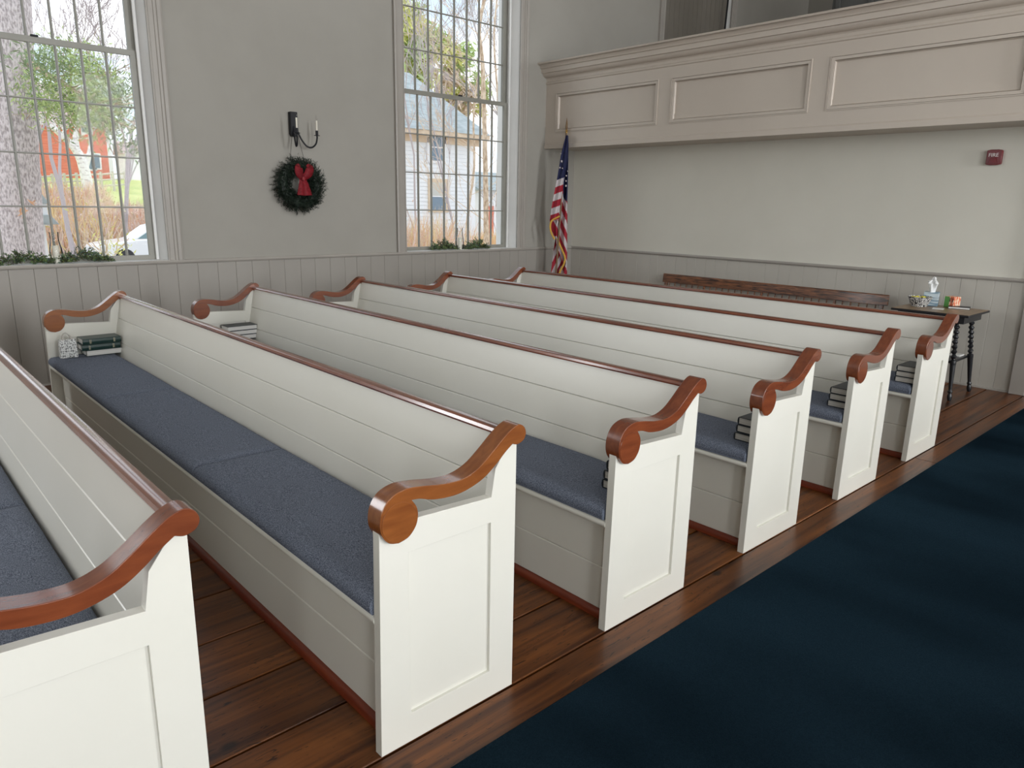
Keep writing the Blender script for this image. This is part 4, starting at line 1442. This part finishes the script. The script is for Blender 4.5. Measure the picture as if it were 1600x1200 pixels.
# brush on the slope, and below the right window
def thicket(name, px0, px1, Y0, Y1, h, n, mats, label, seedv, leafy=0):
    root = empty(name, at((px0 + px1) / 2, 300, (Y0 + Y1) / 2))
    root.location.z = terrain(root.location.x, root.location.y)
    tag(root, label, 'shrubs')
    rng = random.Random(seedv)
    mbs = [MB() for _ in mats]
    o = Vector(root.location)
    for i in range(n):
        Y = rng.uniform(Y0, Y1)
        p = at(rng.uniform(px0, px1), 300, Y)
        p.z = terrain(p.x, Y)
        hh = h * rng.uniform(.5, 1.15)
        k = rng.randrange(len(mats))
        w_ = .012 * Y / 14 * rng.uniform(.6, 1.5)
        for q in range(4):
            e = p + Vector((rng.uniform(-.4, .4) * hh, rng.uniform(-.3, .3) * hh, hh * rng.uniform(.6, 1)))
            mid = p.lerp(e, .5) + Vector((rng.uniform(-.1, .1), 0, 0)) * hh
            mbs[k].quad([p - o - Vector((w_, 0, 0)), p - o + Vector((w_, 0, 0)), mid - o + Vector((w_ * .8, 0, 0)), mid - o - Vector((w_ * .8, 0, 0))])
            mbs[k].quad([mid - o - Vector((w_ * .8, 0, 0)), mid - o + Vector((w_ * .8, 0, 0)), e - o])
            if leafy: leaf_cloud(mbs[(k + q) % len(mats)], mid - o, hh * .5, leafy, .03 * Y / 14, rng)
    for mb_, mm in zip(mbs, mats):
        stuff(mb_.build('stems', mm, root))
thicket('brush', -20, 160, 33.5, 46, 1.7, 1500, [M['twig_rust'], M['twig_gold'], M['twig_tan'], M['twig_pink']], 'tan and rust brush covering the slope in the left window', 1, 2)
thicket('brush', 150, 240, 34, 42, 1.2, 750, [M['twig_pink'], M['twig_rust'], M['twig_tan']], 'pink-brown brush above the parked white car', 2, 2)
thicket('brush', 600, 712, 15, 19, 2.15, 700, [M['twig_rust'], M['twig_gold'], M['twig_tan'], M['twig_pink']], 'rust and gold brush in front of the white house', 3, 3)
thicket('brush', 740, 800, 20, 24, 1.5, 260, [M['twig_rust'], M['twig_gold']], 'low orange brush at the right of the white house', 4, 3)
# yellow-leaved saplings by the car
def sapling(px, py, Y, h, seedv, label, material='yel_green'):
    b = at(px, py, Y); b.z = terrain(b.x, Y)
    s = empty('sapling', b)
    tag(s, label, 'sapling')
    rng = random.Random(seedv)
    mm = MB()
    grow(mm, Vector((0, 0, 0)), Vector((0, 0, 1)), h * .5, .02, 3, rng, .5)
    mm.build('stem', M['twig_tan'], s)
    lc = MB()
    leaf_cloud(lc, (0, 0, h * .8), h * .38, 120, .07, rng)
    stuff(lc.build('leaves', M[material], s))
sapling(178, 390, 20, 1.35, 3, 'yellow-leaved sapling in front of the white car')
sapling(6, 390, 18, 2.2, 4, 'yellow-leaved sapling at the left of the pine trunk')
sapling(165, 330, 33.5, 2.6, 6, 'yellow sapling on the slope behind the car')

# parked white car
CY = 27.5
cpos = at(152, 395, CY)
car = empty('car', (cpos.x, CY, GZ))
tag(car, 'white parked car seen low through the left window', 'car')
body = [(0.0, .42), (.03, .66), (.12, .78), (1.15, .93), (1.25, .95), (4.15, 1.0), (4.3, .9), (4.34, .45), (4.2, .28), (.12, .28)]
MB().prism(body, 0, 1.72, 'y').build('car_body', M['car_white'], car, bevel=.06, segs=3)
MB().prism([(1.2, .94), (1.85, 1.38), (2.0, 1.42), (3.3, 1.43), (3.5, 1.38), (4.12, .99)], .14, 1.58, 'y').build('cabin', M['car_white'], car, bevel=.04, segs=3)
MB().prism([(1.34, .97), (1.88, 1.33), (2.45, 1.35), (2.45, .98)], .12, .15, 'y').build('side_window', M['car_glass'], car)
MB().prism([(2.52, .98), (2.52, 1.35), (3.30, 1.35), (3.85, 1.0)], .12, .15, 'y').build('side_window', M['car_glass'], car)
for x in (.85, 3.45):
    wh = MB().lathe([(0, -.1), (.30, -.1), (.33, -.06), (.33, .06), (.30, .1), (0, .1)], (0, 0, 0), 20).build('wheel', M['rubber'], car, smooth=True, loc=(x, .08, .33))
    wh.rotation_euler = (PI / 2, 0, 0)
    wh2 = share(wh, 'wheel', car, (x, 1.64, .33))

# white post lantern with a grey roof
BLY = 17.0
bp_ = at(70, 395, BLY)
bh = empty('post_lantern', (bp_.x, BLY, GZ))
tag(bh, 'white post with small grey-roofed house on top, beside pine trunk', 'birdhouse')
def hz(py): return at(70, py, BLY).z - GZ
MB().box(-.055, .055, -.055, .055, 0, hz(352)).build('post', M['far_white'], bh)
MB().box(-.15, .15, -.15, .15, hz(352), hz(340)).build('shelf', M['far_white'], bh, bevel=.01)
MB().prism([(-.27, hz(350)), (.27, hz(350)), (.13, hz(335)), (-.13, hz(335))], -.25, .25).build('lower_roof', M['slate'], bh, bevel=.01)
MB().box(-.12, .12, -.12, .12, hz(336), hz(318)).build('house_body', M['far_white'], bh)
MB().prism([(-.17, hz(318)), (.17, hz(318)), (.06, hz(304)), (-.06, hz(304))], -.16, .16).build('upper_roof', M['slate'], bh, bevel=.01)

# red house, outbuilding and rail fence on the hill
HY = 66
hb = at(45, 262, HY); he = at(176, 262, HY)
rh = empty('red_house', (hb.x, HY, terrain(hb.x, HY) - .1))
tag(rh, 'red clapboard house on the hill behind the birch', 'house')
W2 = he.x - hb.x
zw = at(60, 192, HY).z - rh.location.z
MB().box(-3, W2, 0, 9, 0, zw).build('wall', M['red_clap'], rh)
MB().prism([(-.5, zw - .1), (9.5, zw - .1), (4.5, zw + 3.4)], -3.5, W2 + .5, 'x').build('roof', M['brown_roof'], rh, bevel=.03)
for (xa, xb, za, zb) in ((3.85, 4.45, .9, 1.9), (W2 - 1.5, W2 - .9, 1.0, 2.0), (3.85, 4.45, 3.6, 4.6)):
    f_ = MB().box(xa - .12, xb + .12, -.06, 0, za - .12, zb + .12).build('window', M['far_white'], rh)
    MB().box(xa, xb, -.08, -.05, za, zb).build('pane', M['far_glass'], f_)
MB().box(W2 - .25, W2 + .05, -.05, .05, 0, zw).build('corner_board', M['far_white'], rh)
wg = empty('white_shed', (at(199, 275, 63).x, 63, terrain(10, 63)))
tag(wg, 'white garden shed on the hill at right in the left window', 'shed')
MB().box(0, 2.6, 0, 2.5, 0, 2.0).build('wall', M['far_white'], wg)
MB().prism([(-.2, 1.95), (2.7, 1.95), (1.25, 2.9)], -.2, 2.8, 'x').build('roof', M['brown_roof'], wg)
fn = empty('rail_fence', at(48, 290, 53))
fn.location.z = 0
tag(fn, 'weathered split-rail fence running across the hill', 'fence')
fo = Vector(fn.location)
prev = None
for i in range(9):
    px = 44 + 19 * i
    Y = 51 + .55 * i
    p = at(px, 280, Y); p.z = terrain(p.x, Y)
    MB().box(p.x - fo.x - .07, p.x - fo.x + .07, Y - fo.y - .07, Y - fo.y + .07, p.z - .1, p.z + 1.25).build('post', M['fence_wood'], fn)
    if prev is not None:
        for hgt in (.35, .72, 1.08):
            MB().tube([prev - fo + Vector((0, 0, hgt)), p - fo + Vector((0, 0, hgt + .04))], .055, 5).build('rail', M['fence_wood'], fn)
    prev = p

# white clapboard house beyond the right window
WYH = 27.0
h0 = at(560, 300, WYH)
hR = at(741, 300, WYH)
wh_ = empty('white_house', (h0.x, WYH, GZ))
tag(wh_, 'white clapboard house with blue slate roof behind right window', 'house')
Wd = hR.x - h0.x
ze = at(628, 203, WYH).z - GZ
zr = at(628, 112, WYH + 4).z - GZ
MB().box(0.03, Wd - .03, .04, 8, 0, ze).build('wall', M['clap'], wh_)
cbp = None
nb_ = int(ze / .16)
for i in range(nb_):
    if cbp is None:
        cbp = MB().prism([(.04, 0), (-.006, .0), (.018, .162), (.04, .162)], 0, Wd, 'x').build('clapboard', M['clap'], wh_)
    else:
        share(cbp, 'clapboard', wh_, (0, 0, i * .16))
MB().box(Wd - .28, Wd + .03, -.03, .06, 0, ze).build('corner_board', M['far_white'], wh_)
MB().box(-.4, Wd + .45, -.55, .1, ze - .12, ze + .06).build('eave', M['eave'], wh_)
MB().box(-.3, Wd + .3, -.06, .05, ze - .42, ze - .10).build('frieze_board', M['eave'], wh_)
# hipped slate roof, ridge falling to the right
rm = MB()
xr_ = at(640, 112, WYH + 4).x - h0.x
A = (-.5, -.6, ze + .04); Bq = (Wd + .5, -.6, ze + .04); Cq = (Wd + .5, 8.6, ze + .04); Dq = (-.5, 8.6, ze + .04)
R1 = (-.5, 4, zr); R2 = (xr_, 4, zr)
rm.quad([A, Bq, R2, R1]); rm.quad([Bq, Cq, R2]); rm.quad([Cq, Dq, R1, R2]); rm.quad([Dq, A, R1]); rm.quad([A, Dq, Cq, Bq])
rm.build('roof', M['slate'], wh_)
for (pa, pb_, ya, yb, blind) in ((670, 692, 209, 251, .0), (672, 696, 285, 328, .55)):
    za, zb = at(680, yb, WYH).z - GZ, at(680, ya, WYH).z - GZ
    xa, xb = at(pa, 250, WYH).x - h0.x, at(pb_, 250, WYH).x - h0.x
    f_ = MB().box(xa - .13, xb + .13, -.06, .03, za - .1, zb + .16).build('window', M['eave'] if blind else M['far_white'], wh_)
    MB().box(xa + .04, xb - .04, -.075, -.055, za, (za + zb) / 2 - .02).build('pane', M['far_glass'], f_)
    MB().box(xa + .04, xb - .04, -.09, -.055, (za + zb) / 2 + .02, zb).build('pane', M['far_blind'] if blind else M['far_glass'], f_)
    MB().box(xa + .02, xb - .02, -.085, -.05, (za + zb) / 2 - .03, (za + zb) / 2 + .03).build('sash_rail', M['far_white'], f_)

# small red-doored building at the right
sb = empty('small_building', (at(752, 340, 40).x, 40, GZ))
tag(sb, 'small white building with red doors beyond the tan tree', 'building')
zb_ = at(760, 296, 40).z - GZ
MB().box(0, 9, 0, 6, 0, zb_).build('wall', M['far_white'], sb)
MB().prism([(-.4, zb_ - .05), (6.4, zb_ - .05), (3, zb_ + 1.3)], -.4, 9.4, 'x').build('roof', M['slate'], sb)
for xa in (.3, 1.55, 3.0):
    MB().box(xa, xa + .8, -.06, .0, .1, 2.2).build('door', M['red_clap'], sb)

# yellow-green trees above the roof
def leafy_tree(px, pyc, Y, rad, n_, mats, label, seedv, cols=4):
    b = at(px, pyc, Y)
    root = empty('leafy_tree', (b.x, Y, GZ))
    tag(root, label, 'tree')
    rng = random.Random(seedv)
    zc = b.z - GZ
    MB().tube([(0, 0, 0), (0.1, 0, zc * .5), (0, 0, zc)], [.28, .22, .1], 8).build('trunk', M['bark2'], root)
    mbs = [MB() for _ in mats]
    for i in range(cols * 5):
        v = Vector((rng.uniform(-1, 1), rng.uniform(-.7, .7), rng.uniform(-1, 1)))
        if v.length > 1.05: v.normalize()
        leaf_cloud(mbs[rng.randrange(len(mats))], Vector((0, 0, zc)) + v * rad, rad * .36, n_ // (cols * 5), .0085 * Y, rng)
    for a, b_ in zip(mbs, mats): stuff(a.build('foliage', b_, root))
leafy_tree(636, 88, 37, 2.0, 2600, [M['yel_green'], M['pine_green'], M['yel_green']], 'tall yellow-green tree above the slate roof, left side', 1)
leafy_tree(682, 108, 38, 1.9, 2400, [M['yel_green'], M['pine_green'], M['twig_tan']], 'rounded yellow-green tree above the slate roof, middle', 2)
leafy_tree(724, 140, 39, 1.5, 1300, [M['pine_green'], M['twig_tan'], M['yel_green']], 'lower green tree right of the slate roof', 3)
leafy_tree(628, 45, 36, 1.3, 1000, [M['yel_green'], M['pine_green']], 'green tree at the left casing of the right window', 4)

# bare trees at the right window
def trunk_tree(pxs, Y, r, seedv, label, nb=9):
    pts = [at(px, py, Y) for px, py in pxs]
    b = pts[0].copy(); b.z = GZ
    root = empty('bare_tree', b)
    tag(root, label, 'tree', 'bare trees outside')
    rng = random.Random(seedv)
    P = spline([b] + pts, 4)
    m = MB()
    m.tube([p - b for p in P], [r * (1 - .6 * i / len(P)) for i in range(len(P))], 8)
    m.build('trunk', M['bark2'], root, smooth=True)
    t = MB()
    GMIN[0] = .00035 * Y
    for i in range(nb):
        q = P[int(len(P) * (.25 + .72 * i / nb))]
        grow(t, q - b, Vector((rng.choice((-1, 1)) * rng.uniform(.4, 1), rng.uniform(-.6, .6), rng.uniform(.3, 1))).normalized(), 1.2, r * .17, 4, rng, .55, .74, 4, .02)
    stuff(t.build('branches', M['twig_tan'] if seedv % 2 else M['twig_grey'], root))
trunk_tree([(760, 385), (759, 300), (757, 200), (754, 100), (749, 40), (765, -30)], 19, .105, 51, 'tan-barked bare tree at the right of the white house', 12)
trunk_tree([(727, 385), (733, 320), (741, 260), (740, 180), (748, 110)], 21, .06, 53, 'slender forked bare tree left of the tan-barked tree', 8)
trunk_tree([(778, 385), (777, 300), (779, 180), (772, 60), (779, -20)], 24, .07, 54, 'grey bare tree against the right sash', 10)
bare_tree(650, 330, -160, 22, .045, 61, M['twig_grey'], 'bare grey tree with branches crossing the slate roof', 6)
bare_tree(715, 330, -140, 25, .05, 67, M['twig_grey'], 'bare grey tree before the middle of the white house', 6)
bare_tree(800, 330, -100, 44, .12, 71, M['twig_grey'], 'far bare tree at the right of the right window', 7)
